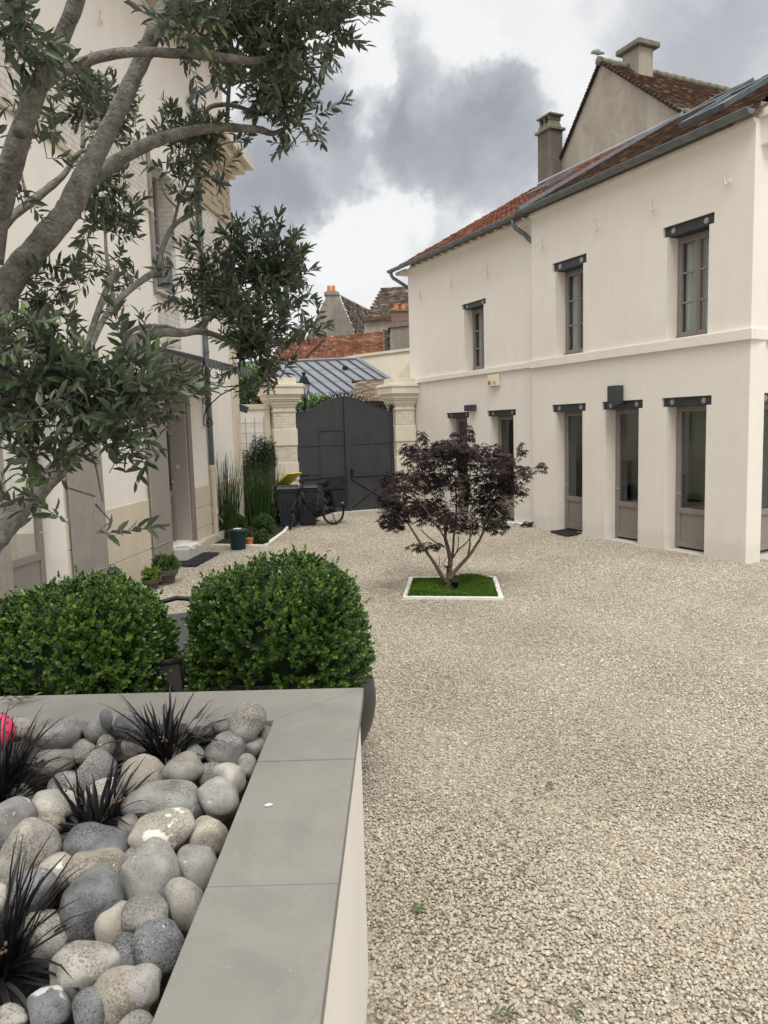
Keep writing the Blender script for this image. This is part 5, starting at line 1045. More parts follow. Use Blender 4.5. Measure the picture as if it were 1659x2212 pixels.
# ------------------------------------------------------------------ clipped box in round pots
def boxball(name, c, rx, ry, rz, nspr, parent, L0=.032, W0_=.0185, core=.81, zmin=-.8, mat='boxleaf', nl=9, flat=.82, spr=.055):
    d = rnd_dirs(nspr*2); d = d[d[:, 2] > zmin][:nspr]; n = len(d)
    p = np.sign(d)*np.abs(d)**flat; lump = 1+.05*np.sin(d[:, 0]*6+1)*np.sin(d[:, 1]*5)+.04*np.sin(d[:, 2]*7+d[:, 0]*3)+RNG.normal(0, .022, n)
    p = p*lump[:, None]*np.array([rx, ry, rz])*RNG.uniform(.9, 1.0, n)[:, None]
    tall = (RNG.random(n) > .93)*RNG.uniform(.02, .07, n); ax = norm(d*1.0+np.array([0, 0, .5])+RNG.normal(0, .35, (n, 3)))
    P, Dr, N, T = [], [], [], []; tb = RNG.random(n)*.75
    s1 = norm(np.cross(ax, rnd_dirs(n))); s2 = np.cross(ax, s1)
    for k in range(nl):
        a = k*2.4; rd_ = s1*math.cos(a)+s2*math.sin(a); q = k/(nl-1)
        P.append(np.array(c)+p+ax*((q-.35)*spr+tall*q)[:, None]); Dr.append(norm(rd_*(1.05-.6*q)+ax*(.35+.8*q))); N.append(norm(ax-rd_*.3)); T.append(np.clip(tb+.25*q**2+RNG.normal(0, .06, n), 0, 1))
    P, Dr, N, T = map(np.concatenate, (P, Dr, N, T)); m = len(P)
    leaves(name, P, Dr, N, L0*RNG.uniform(.7, 1.15, m), W0_*RNG.uniform(.8, 1.15, m), T, mat, parent)
    V = IV.copy(); V = np.sign(V)*np.abs(V)**flat; q = core*(1+.05*np.sin(V[:, 0]*6+1)*np.sin(V[:, 1]*5)+.05*np.sin(V[:, 2]*9)); V = V*q[:, None]*np.array([rx, ry, rz]); V[:, 2] = np.maximum(V[:, 2], zmin*rz)
    me = bpy.data.meshes.new('twigs_or_core'); me.from_pydata((V+np.array(c)).tolist(), [], IF); obj_from('twigs_or_core', me, 'boxcore', parent, None, True)  # solid dark core added behind the leaves to block light
for x, Y, lab, lab2, rx, zc, rz in ((600, 5.0, 'clipped boxwood dome nearer the open gravel', 'big round matt black pot holding the boxwood dome nearer the open gravel', .575, .96, .535),
                                (165, 4.75, 'clipped boxwood dome at the left edge in front of the townhouse', 'big round matt black pot hidden below the boxwood dome on the left', .56, .93, .51)):
    c = D(x, 1340, Y); c.z = 0
    pt = thing('round_pot', lab2, 'flower pot', c, 'round black pots behind the planter')
    pr = [(.30, .0)]+[(.645*math.sin(rad(a)), .58-.58*math.cos(rad(a))) for a in range(30, 122, 6)]+[(.565, .86), (.55, .865), (.50, .80)]
    MB().lathe(c, pr, 48).build('pot_body', 'black_pot', pt, smooth=True); MB().lathe(c+V3((0, 0, .78)), [(.0, 0), (.50, .02)], 24, cap=False).build('potting_soil', 'soil', pt)
    bx = thing('boxwood_ball', lab, 'shrub', c+V3((0, 0, .80)), 'clipped boxwood domes')
    boxball('foliage', c+V3((0, 0, zc)), rx, rx, rz, 5200, bx, zmin=-.86, flat=.74)
    MB().tube([c+V3((0, 0, .79)), c+V3((0, 0, 1.15))], .03, 8).build('stem', 'bark2', bx)
# ------------------------------------------------------------------ garden chairs
def chair(p, ang, label, arms=True, crown=.08):
    t = thing('garden_chair', label, 'chair', p, 'dark sling garden chairs'); fr = FR(p, (math.cos(ang), math.sin(ang), 0), (-math.sin(ang), math.cos(ang), 0))
    bw = lambda q: .30+.02*math.sin(q*3)
    mb = MB(); n = 12
    rows = [(.30, .45), (.05, .43), (-.15, .42), (-.22, .47), (-.27, .60), (-.34, .80), (-.40, .98)]
    for i in range(len(rows)-1):
        (o0, z0), (o1, z1) = rows[i], rows[i+1]
        for j in range(8):
            a, b = -.27+.54*j/8, -.27+.54*(j+1)/8
            mb.quad(fr(a, z0-.02*math.cos(a*5), o0), fr(b, z0-.02*math.cos(b*5), o0), fr(b, z1-.02*math.cos(b*5), o1), fr(a, z1-.02*math.cos(a*5), o1))
    mb.build('sling_seat', 'mesh', t, merge=True, smooth=True)
    mb = MB()
    for s in (-.29, .29): mb.tube([fr(s, z, o) for o, z in rows], .017, 8)
    mb.tube([fr(-.29, .98, -.40), fr(-.15, .98+crown*.75, -.42), fr(0, .98+crown, -.425), fr(.15, .98+crown*.75, -.42), fr(.29, .98, -.40)], .02, 8); mb.tube([fr(-.29, .45, .30), fr(.29, .45, .30)], .017, 8); mb.build('frame', 'blackm', t, smooth=True)
    for s in (-.29, .29):
        if arms: MB().tube([fr(s, .64, -.29), fr(s*1.08, .66, 0), fr(s*1.08, .65, .25), fr(s*1.05, .45, .30)], .018, 8).build('armrest', 'blackm', t, smooth=True)
        MB().tube([fr(s, .45, .30), fr(s*1.05, .0, .33)], .015, 8).build('leg', 'blackm', t); MB().tube([fr(s, .43, -.1), fr(s*1.05, .0, -.33)], .015, 8).build('leg', 'blackm', t)
    return t
c = G(392, 1322, 1.06); chair(V3((c.x, c.y, 0)), rad(200), 'dark garden chair with curved top rail seen between the two boxwood domes, farther one', False, .10)
c = G(303, 1405, .98); chair(V3((c.x, c.y+.1, 0)), rad(8), 'dark garden chair close behind the planter between the two boxwood domes', False, .0)
c = D(245, 1243, 11.3); t = thing('kettle_barbecue', 'little black round lidded barbecue against the townhouse wall behind the left boxwood dome', 'barbecue', V3((c.x, c.y, 0)))
MB().lathe(c, [(.02, -.13), (.08, -.115), (.115, -.06), (.125, 0)], 24).build('bowl', 'black_pot', t, smooth=True)
MB().lathe(c, [(.13, .005), (.125, .04), (.10, .09), (.06, .12), (.01, .13)], 24).tube([c+V3((-.04, 0, .125)), c+V3((-.03, 0, .16)), c+V3((.03, 0, .16)), c+V3((.04, 0, .125))], .008, 6).build('lid', 'black_pot', t, smooth=True)
for k in range(3): a = 2.1*k; MB().tube([c+V3((.07*math.cos(a), .07*math.sin(a), -.10)), V3((c.x+.17*math.cos(a), c.y+.17*math.sin(a), 0))], .009, 6).build('leg', 'blackm', t)
# ------------------------------------------------------------------ olive tree
olive = thing('olive_tree', 'old olive tree with thick grey limbs leaning over the planter from the left', 'tree', (-1.85, 2.45, 1.13))
def limb(mb, pts, Y0, Y1, rs, k=14):
    n = len(pts); P, R = [], []
    for i, (x, y) in enumerate(pts):
        Y = Y0+(Y1-Y0)*i/(n-1); P.append(D(x, y, Y)); r_ = rs[0]+(rs[1]-rs[0])*i/(n-1) if len(rs) == 2 else rs[i]; R.append(r_*Y/F*(.74 if r_ > 6 else .85))
    # smooth the path (Catmull-Rom) and roughen the radius
    Q, RR = [], []
    for i in range(n-1):
        p0, p1, p2, p3 = P[max(i-1, 0)], P[i], P[i+1], P[min(i+2, n-1)]; m = 5
        for j in range(m):
            t = j/m; Q.append(.5*((2*p1)+(p2-p0)*t+(2*p0-5*p1+4*p2-p3)*t*t+(3*p1-p0-3*p2+p3)*t**3)); RR.append((R[i]+(R[i+1]-R[i])*t)*(1+random.uniform(-.05, .05)))
    Q.append(P[-1]); RR.append(R[-1]); mb.tube(Q, RR, k, wob=.10); return Q
tr = MB()
trunk_pts = [V3((-1.85, 2.45, 1.08)), V3((-1.70, 2.4, 1.45)), D(-120, 1110, 2.3), D(-30, 920, 2.3), D(-20, 790, 2.3), D(-28, 700, 2.3)]
tr.tube(trunk_pts, [.12, .09, .066, .056, .052, .046], 16, wob=.1)
limb(tr, [(10, 800), (22, 780), (30, 770)], 2.25, 2.2, (26, 23)); 
limb(tr, [(-28, 700), (2, 638), (40, 582), (90, 523), (140, 465), (170, 410), (202, 345), (245, 258), (290, 165), (335, 65), (352, 15), (368, -60)], 2.3, 2.6, [45, 42, 38, 35, 33, 34, 27, 24, 22, 21, 20, 18])
limb(tr, [(-30, 560), (0, 425), (28, 345), (58, 250), (95, 158), (142, 62), (172, -20), (190, -90)], 2.25, 2.0, [44, 38, 32, 28, 25, 22, 20, 18])
limb(tr, [(40, 290), (70, 218), (105, 178), (150, 148), (220, 122), (300, 112), (400, 117), (480, 124), (548, 131), (600, 118)], 2.12, 2.65, [16, 15, 14, 14, 14, 13, 12, 12, 9, 5])
limb(tr, [(160, 425), (200, 385), (250, 350), (300, 321), (345, 301), (400, 286), (470, 275), (520, 277), (560, 280), (592, 288), (625, 270)], 2.5, 3.05, [24, 21, 19, 18, 17, 15, 13, 11, 10, 7, 3])
limb(tr, [(432, 278), (448, 236), (480, 226), (520, 232), (565, 247), (600, 225), (650, 190)], 2.85, 3.1, (7, 3)); limb(tr, [(490, 272), (494, 200), (500, 140), (520, 80)], 2.9, 2.7, (6, 3)); limb(tr, [(550, 277), (548, 245), (562, 205), (600, 150)], 3.0, 3.1, (5, 3))
limb(tr, [(-10, 510), (30, 465), (75, 430), (110, 402), (140, 375), (172, 330), (230, 310), (272, 296)], 2.6, 3.1, [13, 12, 12, 11, 8, 5, 4, 3]); limb(tr, [(57, 425), (45, 370), (42, 330)], 2.6, 2.6, (4, 2)); limb(tr, [(178, 318), (180, 270), (186, 220)], 3.2, 3.4, (5, 3))
limb(tr, [(180, 775), (196, 722), (216, 662), (240, 603), (252, 583)], 2.35, 2.75, [8, 9, 9, 8, 6]); limb(tr, [(242, 600), (231, 560), (227, 500), (224, 440), (250, 400)], 2.7, 2.9, (5, 2))
limb(tr, [(192, 760), (224, 690), (264, 640), (308, 605), (350, 578)], 2.35, 2.85, [8, 9, 9, 9, 10]); limb(tr, [(344, 582), (350, 540), (372, 492), (400, 470), (432, 457)], 2.8, 2.95, [8, 7, 7, 6, 5]); limb(tr, [(374, 488), (386, 440), (408, 390), (428, 345)], 2.9, 2.95, (4, 2)); limb(tr, [(384, 450), (356, 420), (342, 380)], 2.9, 2.9, (3, 1.5))
limb(tr, [(-30, 1190), (2, 1152), (34, 1112), (80, 1060), (130, 1008), (172, 960), (210, 900), (248, 830), (264, 770), (290, 735), (340, 719), (392, 719), (432, 716), (480, 730), (540, 765)], 2.1, 3.15, [34, 33, 32, 30, 28, 26, 25, 23, 20, 17, 13, 12, 10, 7, 3])
limb(tr, [(264, 730), (300, 708), (350, 706), (402, 716), (450, 690), (520, 640), (580, 600)], 2.9, 3.3, [7, 7, 7, 7, 6, 5, 2])
limb(tr, [(430, 716), (470, 660), (500, 590), (520, 530)], 3.1, 3.3, (6, 2)); limb(tr, [(480, 730), (560, 720), (640, 650)], 3.15, 3.4, (5, 2))
limb(tr, [(0, 860), (60, 850), (140, 890), (230, 960), (280, 965), (330, 1005)], 2.1, 2.1, (5, 2)); limb(tr, [(186, 960), (205, 1000), (215, 1050), (222, 1085)], 2.05, 2.0, (3, 1.5))
tr.build('trunk', 'bark', olive, smooth=True)
CL = [(560, 22, 2.6, 230, 92, 185), (715, 40, 2.7, 85, 55, 46), (400, 10, 2.4, 80, 50, 26), (590, 195, 3.0, 100, 70, 88), (640, 268, 3.05, 55, 26, 14), (540, 100, 2.7, 100, 35, 34),
      (545, 590, 3.3, 125, 100, 190), (440, 625, 3.2, 62, 85, 68), (555, 735, 3.1, 88, 75, 88), (645, 615, 3.4, 42, 55, 22), (585, 800, 3.1, 40, 38, 18), (660, 720, 3.3, 30, 60, 8),
      (190, 850, 2.0, 175, 110, 150), (80, 790, 1.95, 110, 85, 62), (305, 830, 2.2, 70, 75, 34), (310, 950, 2.2, 45, 80, 15), (60, 960, 2.0, 90, 70, 20),
      (185, 235, 3.4, 62, 52, 62), (400, 305, 2.9, 70, 36, 40), (270, 270, 3.2, 62, 40, 36), (470, 335, 2.9, 50, 36, 13), (240, 465, 2.9, 66, 78, 54), (255, 575, 2.8, 38, 45, 16), (395, 370, 2.85, 70, 45, 15),
      (30, 55, 2.0, 72, 65, 32), (75, 288, 2.4, 48, 26, 11), (70, 645, 2.4, 88, 52, 34), (195, 1070, 2.0, 38, 55, 7), (20, 415, 2.3, 32, 20, 6), (10, 1100, 2.0, 60, 40, 5)]
P, Dr, N, T, LN = [], [], [], [], []; tw = MB()
for cx, cy, Y, rx, ry, n in CL:
    c = np.array(D(cx, cy, Y)); k = Y/F; rad_ = np.array([rx*k, (rx+ry)*.42*k, ry*k])
    sub_ = [c+rnd_dirs(1)[0]*rad_*RNG.random()**.4*.8 for _ in range(max(4, n//6))]
    for i in range(int(n*.64)):
        d = rnd_dirs(1)[0]; p = sub_[i % len(sub_)]+RNG.normal(0, .042, 3); d = norm((p-c)/rad_+d*.3)
        ax = norm(d*.6+RNG.normal(0, .6, 3)+np.array([0, 0, .35])); ln = RNG.uniform(.07, .17); bend = RNG.normal(0, .35, 3)
        m = int(ln/.0125); pts = []
        s1 = norm(np.cross(ax, RNG.normal(size=3))); tb = RNG.random()*.7; ph = RNG.uniform(0, 3)
        for j in range(m+1):
            u = j/m; a2 = norm(ax+bend*u*.5); pp = p+a2*ln*(u-.3); pts.append(V3(pp))
            if j:
                s2 = np.cross(a2, s1)
                for sg in (-1, 1):
                    if RNG.random() < .2: continue
                    a = ph+(j % 2)*1.57; rd_ = (s1*math.cos(a)+s2*math.sin(a))*sg
                    P.append(pp); Dr.append(rd_*(1.05-.5*u)+a2*(.4+.6*u)+RNG.normal(0, .18, 3)); N.append(np.array([0, 0, .8])+RNG.normal(0, .7, 3)-rd_*.3); T.append(min(1, tb+.3*u*u+RNG.random()*.1)); LN.append(RNG.uniform(.034, .060)*(1 if u < .85 else .75))
        tw.tube(pts[::2] if len(pts) > 4 else pts, .0013, 3, cap=False)
        if RNG.random() < .45: tw.tube([V3(p-ax*ln*.3), V3(p*.55+c*.45+RNG.normal(0, .02, 3)), V3(c+RNG.normal(0, .03, 3))], [.0014, .002, .003], 4, cap=False)
LN = np.array(LN); leaves('foliage', np.array(P), np.array(Dr), np.array(N), LN, LN*RNG.uniform(.23, .36, len(LN)), np.array(T), 'oliveleaf', olive); tw.build('twigs_or_core', 'bark', olive)
# ------------------------------------------------------------------ maple in its square bed
mb_ = lambda x, y: (829.4+x*.2187, 915.8+y*.2187)
MY = G(*mb_(625, 1640)).y
maple = thing('japanese_maple', 'small multi stemmed maple with dark purple leaves in a square grass bed', 'tree', G(*mb_(625, 1640)))
mt = MB()
def mlimb(pts, r0, r1, dy=0.):
    n = len(pts); P = [D(*mb_(*p), MY+dy*i/(n-1)) for i, p in enumerate(pts)]; Q, R = [], []
    for i in range(n-1):
        p0, p1, p2, p3 = P[max(i-1, 0)], P[i], P[i+1], P[min(i+2, n-1)]
        for j in range(4): t = j/4; Q.append(.5*((2*p1)+(p2-p0)*t+(2*p0-5*p1+4*p2-p3)*t*t+(3*p1-p0-3*p2+p3)*t**3)); R.append(r0+(r1-r0)*(i+t)/(n-1))
    Q.append(P[-1]); R.append(r1); mt.tube(Q, R, 8, wob=.08)
mlimb([(620, 1660), (622, 1600), (640, 1480), (655, 1350), (625, 1200), (605, 1100), (640, 900)], .050, .018, .1)
mlimb([(612, 1570), (570, 1500), (520, 1410), (440, 1290), (380, 1210), (300, 1080), (180, 900)], .033, .012, -.3)
mlimb([(650, 1540), (690, 1470), (760, 1390), (840, 1300), (910, 1200), (975, 1080), (1010, 900), (1100, 650)], .034, .010, .2)
mlimb([(655, 1400), (680, 1280), (690, 1120), (712, 900), (715, 760), (700, 500)], .022, .009, .4)
mlimb([(830, 1305), (848, 1200), (850, 1110), (870, 900)], .016, .008, -.3); mlimb([(690, 1310), (740, 1240), (840, 1140), (900, 1000)], .012, .006, -.4); mlimb([(690, 1320), (735, 1210), (730, 1100)], .010, .006, .3)
mlimb([(400, 1240), (540, 1180), (600, 1220)], .008, .010, .1); mlimb([(360, 1040), (480, 1150), (590, 1215)], .008, .009, .2); mlimb([(540, 1430), (550, 1350), (540, 1290)], .006, .004); mlimb([(560, 1420), (620, 1320)], .005, .004); mlimb([(1020, 880), (980, 1080)], .012, .014); mlimb([(630, 1180), (560, 1060), (450, 900), (300, 700)], .014, .006, -.5); mlimb([(715, 800), (850, 500), (820, 150), (830, 40)], .010, .003, -.1); mlimb([(1010, 900), (1250, 600), (1450, 500), (1580, 400)], .009, .003, -.2)
mlimb([(300, 700), (420, 250), (385, 110)], .006, .003); mlimb([(1100, 650), (1300, 350), (1375, 210)], .007, .003)
MC = [(640, 240, 210, 75, 210), (430, 330, 250, 85, 260), (850, 330, 290, 110, 330), (1150, 440, 190, 110, 210), (300, 560, 260, 100, 260), (120, 780, 190, 150, 300), (560, 560, 260, 120, 280), (1020, 620, 260, 110, 290), (420, 850, 260, 110, 300), (680, 960, 170, 90, 170), (1060, 840, 200, 120, 240), (1120, 1010, 110, 60, 80), (870, 1020, 80, 60, 50), (800, 750, 130, 60, 60),
      (90, 970, 150, 70, 120), (1300, 640, 110, 90, 90), (840, 90, 45, 80, 34), (690, 130, 30, 70, 20), (1125, 250, 40, 60, 22), (1360, 260, 40, 70, 22), (1560, 430, 55, 45, 18), (385, 130, 45, 60, 22), (620, 1420, 35, 25, 5), (1400, 480, 90, 60, 50), (60, 560, 100, 70, 60), (250, 250, 110, 50, 50)]
P, Dr, N, T, LN = [], [], [], [], []; tw = MB()
for cx, cy, rx, ry, n in [(a, b, c_*1.06, d_*1.38, int(e*1.4) if c_ > 60 else int(e*1.3)) for a, b, c_, d_, e in MC]:
    Y = MY+RNG.normal(0, .25)*(rx > 60); c = np.array(D(*mb_(cx, cy), Y)); k = Y/F*.2187; R3 = np.array([rx*k, rx*k*.85, ry*k])
    for i in range(n):
        d = rnd_dirs(1)[0]; p = c+d*R3*RNG.random()**.36*RNG.uniform(.85, 1.12); out = norm(np.array([d[0], d[1], 0])+RNG.normal(0, .6, 3)*[1, 1, .25]); dd = norm(out+np.array([0, 0, -.45]))
        P.append(p); Dr.append(dd); N.append(np.array([0, 0, 1.])+RNG.normal(0, .25, 3)); T.append(min(1, RNG.random()*.85+.3*max(0, d[2])*(RNG.random()))); LN.append(RNG.uniform(.048, .084))
        if i % 9 == 0: tw.tube([V3(p), V3((p+c)/2+RNG.normal(0, .02, 3)), V3(c)], [.002, .003, .004], 4, cap=False)
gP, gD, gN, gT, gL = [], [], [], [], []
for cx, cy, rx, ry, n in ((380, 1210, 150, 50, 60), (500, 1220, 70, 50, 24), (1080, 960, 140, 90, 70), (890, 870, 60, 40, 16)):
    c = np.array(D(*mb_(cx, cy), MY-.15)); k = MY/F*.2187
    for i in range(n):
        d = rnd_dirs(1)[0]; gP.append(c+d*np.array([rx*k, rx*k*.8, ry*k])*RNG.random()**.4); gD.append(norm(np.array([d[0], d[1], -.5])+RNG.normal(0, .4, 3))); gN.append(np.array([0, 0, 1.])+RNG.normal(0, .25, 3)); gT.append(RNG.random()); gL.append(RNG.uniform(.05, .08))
LN = np.array(LN); leaves('foliage', np.array(P), np.array(Dr), np.array(N), LN, LN*1.0, np.array(T), 'mapleleaf', maple, MAPLE_V, MAPLE_F)
gL = np.array(gL); go = leaves('foliage', np.array(gP), np.array(gD), np.array(gN), gL, gL*1.0, np.array(gT), 'mapleleaf_g', maple, MAPLE_V, MAPLE_F); go['label'] = 'greenish lower leaves'
mt.add(tw.v, tw.f); mt.build('trunk', 'bark2', maple, smooth=True)
bedt = thing('bed_edging', 'flat white stone edging round the square bed of the maple', 'edging', (BED[0]+BED[2])/2)
def ring(mb, P, wdt, z0, z1):
    c = sum((p for p in P), V3((0, 0, 0)))/len(P); n = len(P)
    In = []
    for i in range(n):
        a, b, d = P[i-1], P[i], P[(i+1) % n]; e1 = (b-a).normalized(); e2 = (d-b).normalized(); n1 = V3((-e1.y, e1.x, 0)); n2_ = V3((-e2.y, e2.x, 0))
        if n1.dot(c-b) < 0: n1 = -n1
        if n2_.dot(c-b) < 0: n2_ = -n2_
        s = (n1+n2_); s = s/s.length_squared*2; In.append(b+s*wdt)
    for i in range(n):
        j = (i+1) % n; q = [P[i], P[j], In[j], In[i]]; mb.prism([V3((p.x, p.y, z0)) for p in q], (0, 0, z1-z0))
    return In
mb = MB(); inn = ring(mb, [V3(p) for p in BED], .065, -.03, .04); mb.build('edging_stones', 'edge', bedt, bevel=.006)
# moss carpet: a lumpy sheet of tufts
xs0, xs1, ys0, ys1 = BED[0].x+.05, BED[1].x-.06, BED[0].y+.045, BED[2].y-.06
n = 26000; x = RNG.uniform(0, 1, n); y = RNG.uniform(0, 1, n)
X = inn[0].x+(inn[1].x-inn[0].x)*x; X2 = inn[3].x+(inn[2].x-inn[3].x)*x; Xw = X*(1-y)+X2*y; Yw = (inn[0].y*(1-x)+inn[1].y*x)*(1-y)+(inn[3].y*(1-x)+inn[2].y*x)*y
Xw += RNG.normal(0, .022, n); Yw += RNG.normal(0, .022, n)
hz = .045+.05*np.sin(x*5.2+.6)*np.sin(y*3.4+.8)+.035*np.sin(x*9+2)*np.cos(y*6)-.05*np.exp(-((x-.4)**2/.02+(y-.4)**2/.06))
hz *= np.clip(np.minimum(np.minimum(x, 1-x), np.minimum(y, 1-y))*12, .25, 1)
dd = norm(np.stack([RNG.normal(0, .7, n), RNG.normal(0, .7, n), np.ones(n)*.8], 1))
ms = leaves('moss_carpet', np.stack([Xw, Yw, np.maximum(hz, .02)], 1), dd, rnd_dirs(n), RNG.uniform(.018, .036, n), RNG.uniform(.010, .017, n), np.clip(RNG.random(n)*.7+hz*1.5, 0, 1), 'moss', None); ms['kind'] = 'stuff'
g_ = 24; mb = MB()
for i in range(g_):
    for j in range(g_):
        def hp(a, b):
            Q = inn[0]*(1-a)*(1-b)+inn[1]*a*(1-b)+inn[2]*a*b+inn[3]*(1-a)*b
            h = .045+.05*math.sin(a*5.2+.6)*math.sin(b*3.4+.8)+.035*math.sin(a*9+2)*math.cos(b*6)-.05*math.exp(-((a-.4)**2/.02+(b-.4)**2/.06)); h *= min(1, max(.25, min(a, 1-a, b, 1-b)*12)); return V3((Q.x, Q.y, max(h, .015)-.005))
        mb.quad(hp(i/g_, j/g_), hp((i+1)/g_, j/g_), hp((i+1)/g_, (j+1)/g_), hp(i/g_, (j+1)/g_))
struct(mb.build('bed_soil', M('mossy_soil', (.02, .045, .008), (.03, .06, .012), scale=20, rough=.95), None, merge=True))
c = D(*mb_(705, 1600), MY-.1); c.z = .03; t = thing('garden_spotlight', 'small black spotlight in the grass at the foot of the maple', 'spotlight', c)
mb = MB(); mb.tube([c+V3((0, 0, .0)), c+V3((.005, 0, .05))], .012, 8); mb.tube([c+V3((-.0, .02, .05)), c+V3((.0, -.02, .14))], [.045, .062], 14); mb.build('lamp_head', 'blackm', t)
# ------------------------------------------------------------------ planted corner by the townhouse
pc = lambda x, y: (293.8+.198*x, 1105.9+.198*y)
ed = thing('bed_edging', 'low pale stone edging round the planted corner beside the townhouse', 'edging', G(575, 1181))
mb = MB(); pts = [G(441, 1179), G(575, 1181), G(618.5, 1149), G(640, 1118)]
for a, b in zip(pts, pts[1:]):
    t = (b-a).normalized(); nrm_ = V3((-t.y, t.x, 0))*.08; mb.prism([a-V3((0, 0, .03)), b+t*.0-V3((0, 0, .03)), b+nrm_-V3((0, 0, .03)), a+nrm_-V3((0, 0, .03))], (0, 0, .065))
mb.build('edging_stones', 'edge', ed, bevel=.006)
struct(MB().prism([G(444, 1178, .0), G(574, 1179, 0), G(616, 1149, 0), G(637, 1118, 0), G(520, 1112, 0), G(455, 1150, 0)], (0, 0, .03)).build('bed_soil', 'soil'))
def reeds(label, c, n, rx, ry, h0, h1, seed):
    t = thing('horsetail_clump', label, 'reed plant', c, 'horsetail clumps in the corner bed'); rg = np.random.default_rng(seed); V, Ls, C, T = [], [], [], []; k = 0
    for i in range(n):
        a = rg.uniform(0, 6.28); q = math.sqrt(rg.random()); p = np.array(c)+np.array([rx*q*math.cos(a), ry*q*math.sin(a), 0]); h = rg.uniform(h0, h1)*(1-.25*q*rg.random()); ln = np.array([rg.normal(0, .07)+.13*math.cos(a)*q, rg.normal(0, .07), 1.]); tt = rg.random(); r = rg.uniform(.0065, .0105)
        for j in range(6):
            u = j/5; pp = p+ln*h*u+np.array([rg.normal(0, .006), rg.normal(0, .006), 0])*u; rr = r*(1-.75*u)
            for m in range(4): b = m*math.pi/2; V.append(pp+np.array([math.cos(b)*rr, math.sin(b)*rr, 0])); T.append(tt*(.75+.25*((j*3+i) % 2)))
            if j:
                for m in range(4): m2_ = (m+1) % 4; Ls += [k-4+m, k-4+m2_, k+m2_, k+m]; C.append(4)
            k += 4
    return np_mesh('stems', np.array(V), np.array(Ls), np.array(C), np.array(T), 'reed', t)
c1 = G(474, 1162); c2 = G(562, 1135)
reeds('taller spreading clump of thin green horsetail reeds against the townhouse pilaster', c1, 330, .40, .45, 1.0, 2.1, 5)
reeds('dense clump of green horsetail reeds next to the dark rubbish bins', c2, 470, .48, .50, .9, 1.75, 6)
for (x, y), r, lab, n in ((pc(1400, 165), .235, 'small clipped box ball at the foot of the reeds beside the bins', 520), (pc(1375, 300), .145, 'smallest clipped box ball close to the stone edging corner', 260), (pc(1110, 140), .20, 'shaded box ball behind the green bucket', 380), (pc(1215, 300), .12, 'little loose box ball between bucket and terracotta pot', 160)):
    c = G(x, y+r*1640/16.5*.75, .0); t = thing('boxwood_ball', lab, 'shrub', c); boxball('foliage', c+V3((0, 0, r*.95)), r, r, r, n, t, L0=.028, W0_=.017, flat=.95, spr=.03)
c = G(515, 1187); t = thing('bucket', 'dark green plastic bucket with lid and handle in front of the reeds', 'bucket', c)
MB().lathe(c, [(.14, 0), (.15, .01), (.185, .37), (.20, .37), (.20, .41), (.185, .41)], 28).build('tub', 'bucket', t, smooth=False)
MB().lathe(c, [(.195, .411), (.16, .425), (.05, .43)], 24).build('lid', 'bucket', t); MB().tube([c+V3((.19*math.cos(a), -.19*math.sin(abs(a))*0-.02-.2*math.sin(a)*1., .36-.12*math.sin(a))) for a in [math.pi*i/12 for i in range(13)]], .006, 6).build('handle', 'blackm', t)
MB().prism([c+V3((-.08, -.06, .43)), c+V3((.06, -.08, .43)), c+V3((.08, .05, .43)), c+V3((-.06, .06, .43))], (0, 0, .008)).build('paper', 'white', t)
def tpot(p, r, h, label, mat='terra'):
    t = thing('terracotta_pot', label, 'flower pot', p); MB().lathe(p, [(r*.68, 0), (r*.92, h*.78), (r*1.05, h*.78), (r*1.05, h), (r*.9, h), (r*.85, h*.85)], 20).build('pot', mat, t); return t
c = G(540, 1179); tpot(c, .075, .17, 'terracotta flower pot standing on the bed edging beside the green bucket')
c = G(372, 1229); tpot(c, .055, .09, 'tiny orange terracotta pot on the gravel by the doormat corner')
def bowl(p, r, h, label, plab, mat, leaf, pr, n):
    t = thing('bowl_planter', label, 'flower pot', p); MB().lathe(p, [(r*.66, 0), (r*.66, .035), (r*.62, .036), (r*.86, h*.66), (r*.97, h*.66), (r*1.0, h), (r*.93, h), (r*.88, h*.8)], 32).build('bowl', 'taupe_pot', t, smooth=False)
    MB().lathe(p, [(.0, h*.85), (r*.88, h*.84)], 20, cap=False).build('potting_soil', 'soil', t)
    s = thing('potted_plant', plab, 'plant', p+V3((0, 0, h*.85))); boxball('foliage', p+V3((.05*r, 0, h+pr*.35)), pr, pr, pr*.8, n, s, L0=.035, W0_=.02, mat=leaf, core=.6)
c = G(351, 1266); c.y += .17; bowl(c, .215, .25, 'round taupe bowl planter below the open shutter by the door', 'bushy green plant growing in the taupe bowl by the door', 'taupe_pot', 'boxleaf', .17, 230)
c = G(322, 1276); c.y += .12; bowl(c, .15, .17, 'smaller taupe bowl planter partly hidden behind the left boxwood dome', 'lime green leafy plant in the smaller taupe bowl', 'taupe_pot', 'limeleaf', .12, 90)
def doormat(P, label):
    t = thing('doormat', label, 'doormat', P[0]); mb = MB(); P = [V3((p.x, p.y, .022)) for p in P]; mb.prism(P, (0, 0, .015)); n = 22
    for i in range(n+1): mb.tube([P[0]+(P[1]-P[0])*i/n+V3((0, 0, .017)), P[3]+(P[2]-P[3])*i/n+V3((0, 0, .017))], .007, 4)
    for i in range(7): mb.tube([P[0]+(P[3]-P[0])*i/6+V3((0, 0, .017)), P[1]+(P[2]-P[1])*i/6+V3((0, 0, .017))], .008, 4)
    mb.build('rubber_grid', 'mat', t)
doormat([G(378, 1225), G(424, 1226), G(474, 1198), G(419, 1197)], 'large black rubber doormat on the gravel before the townhouse door')
doormat([G(1189, 1151), G(1223, 1161), G(1256, 1156), G(1225, 1146)], 'dark rubber doormat at the first glazed door beyond the gravel on the right')
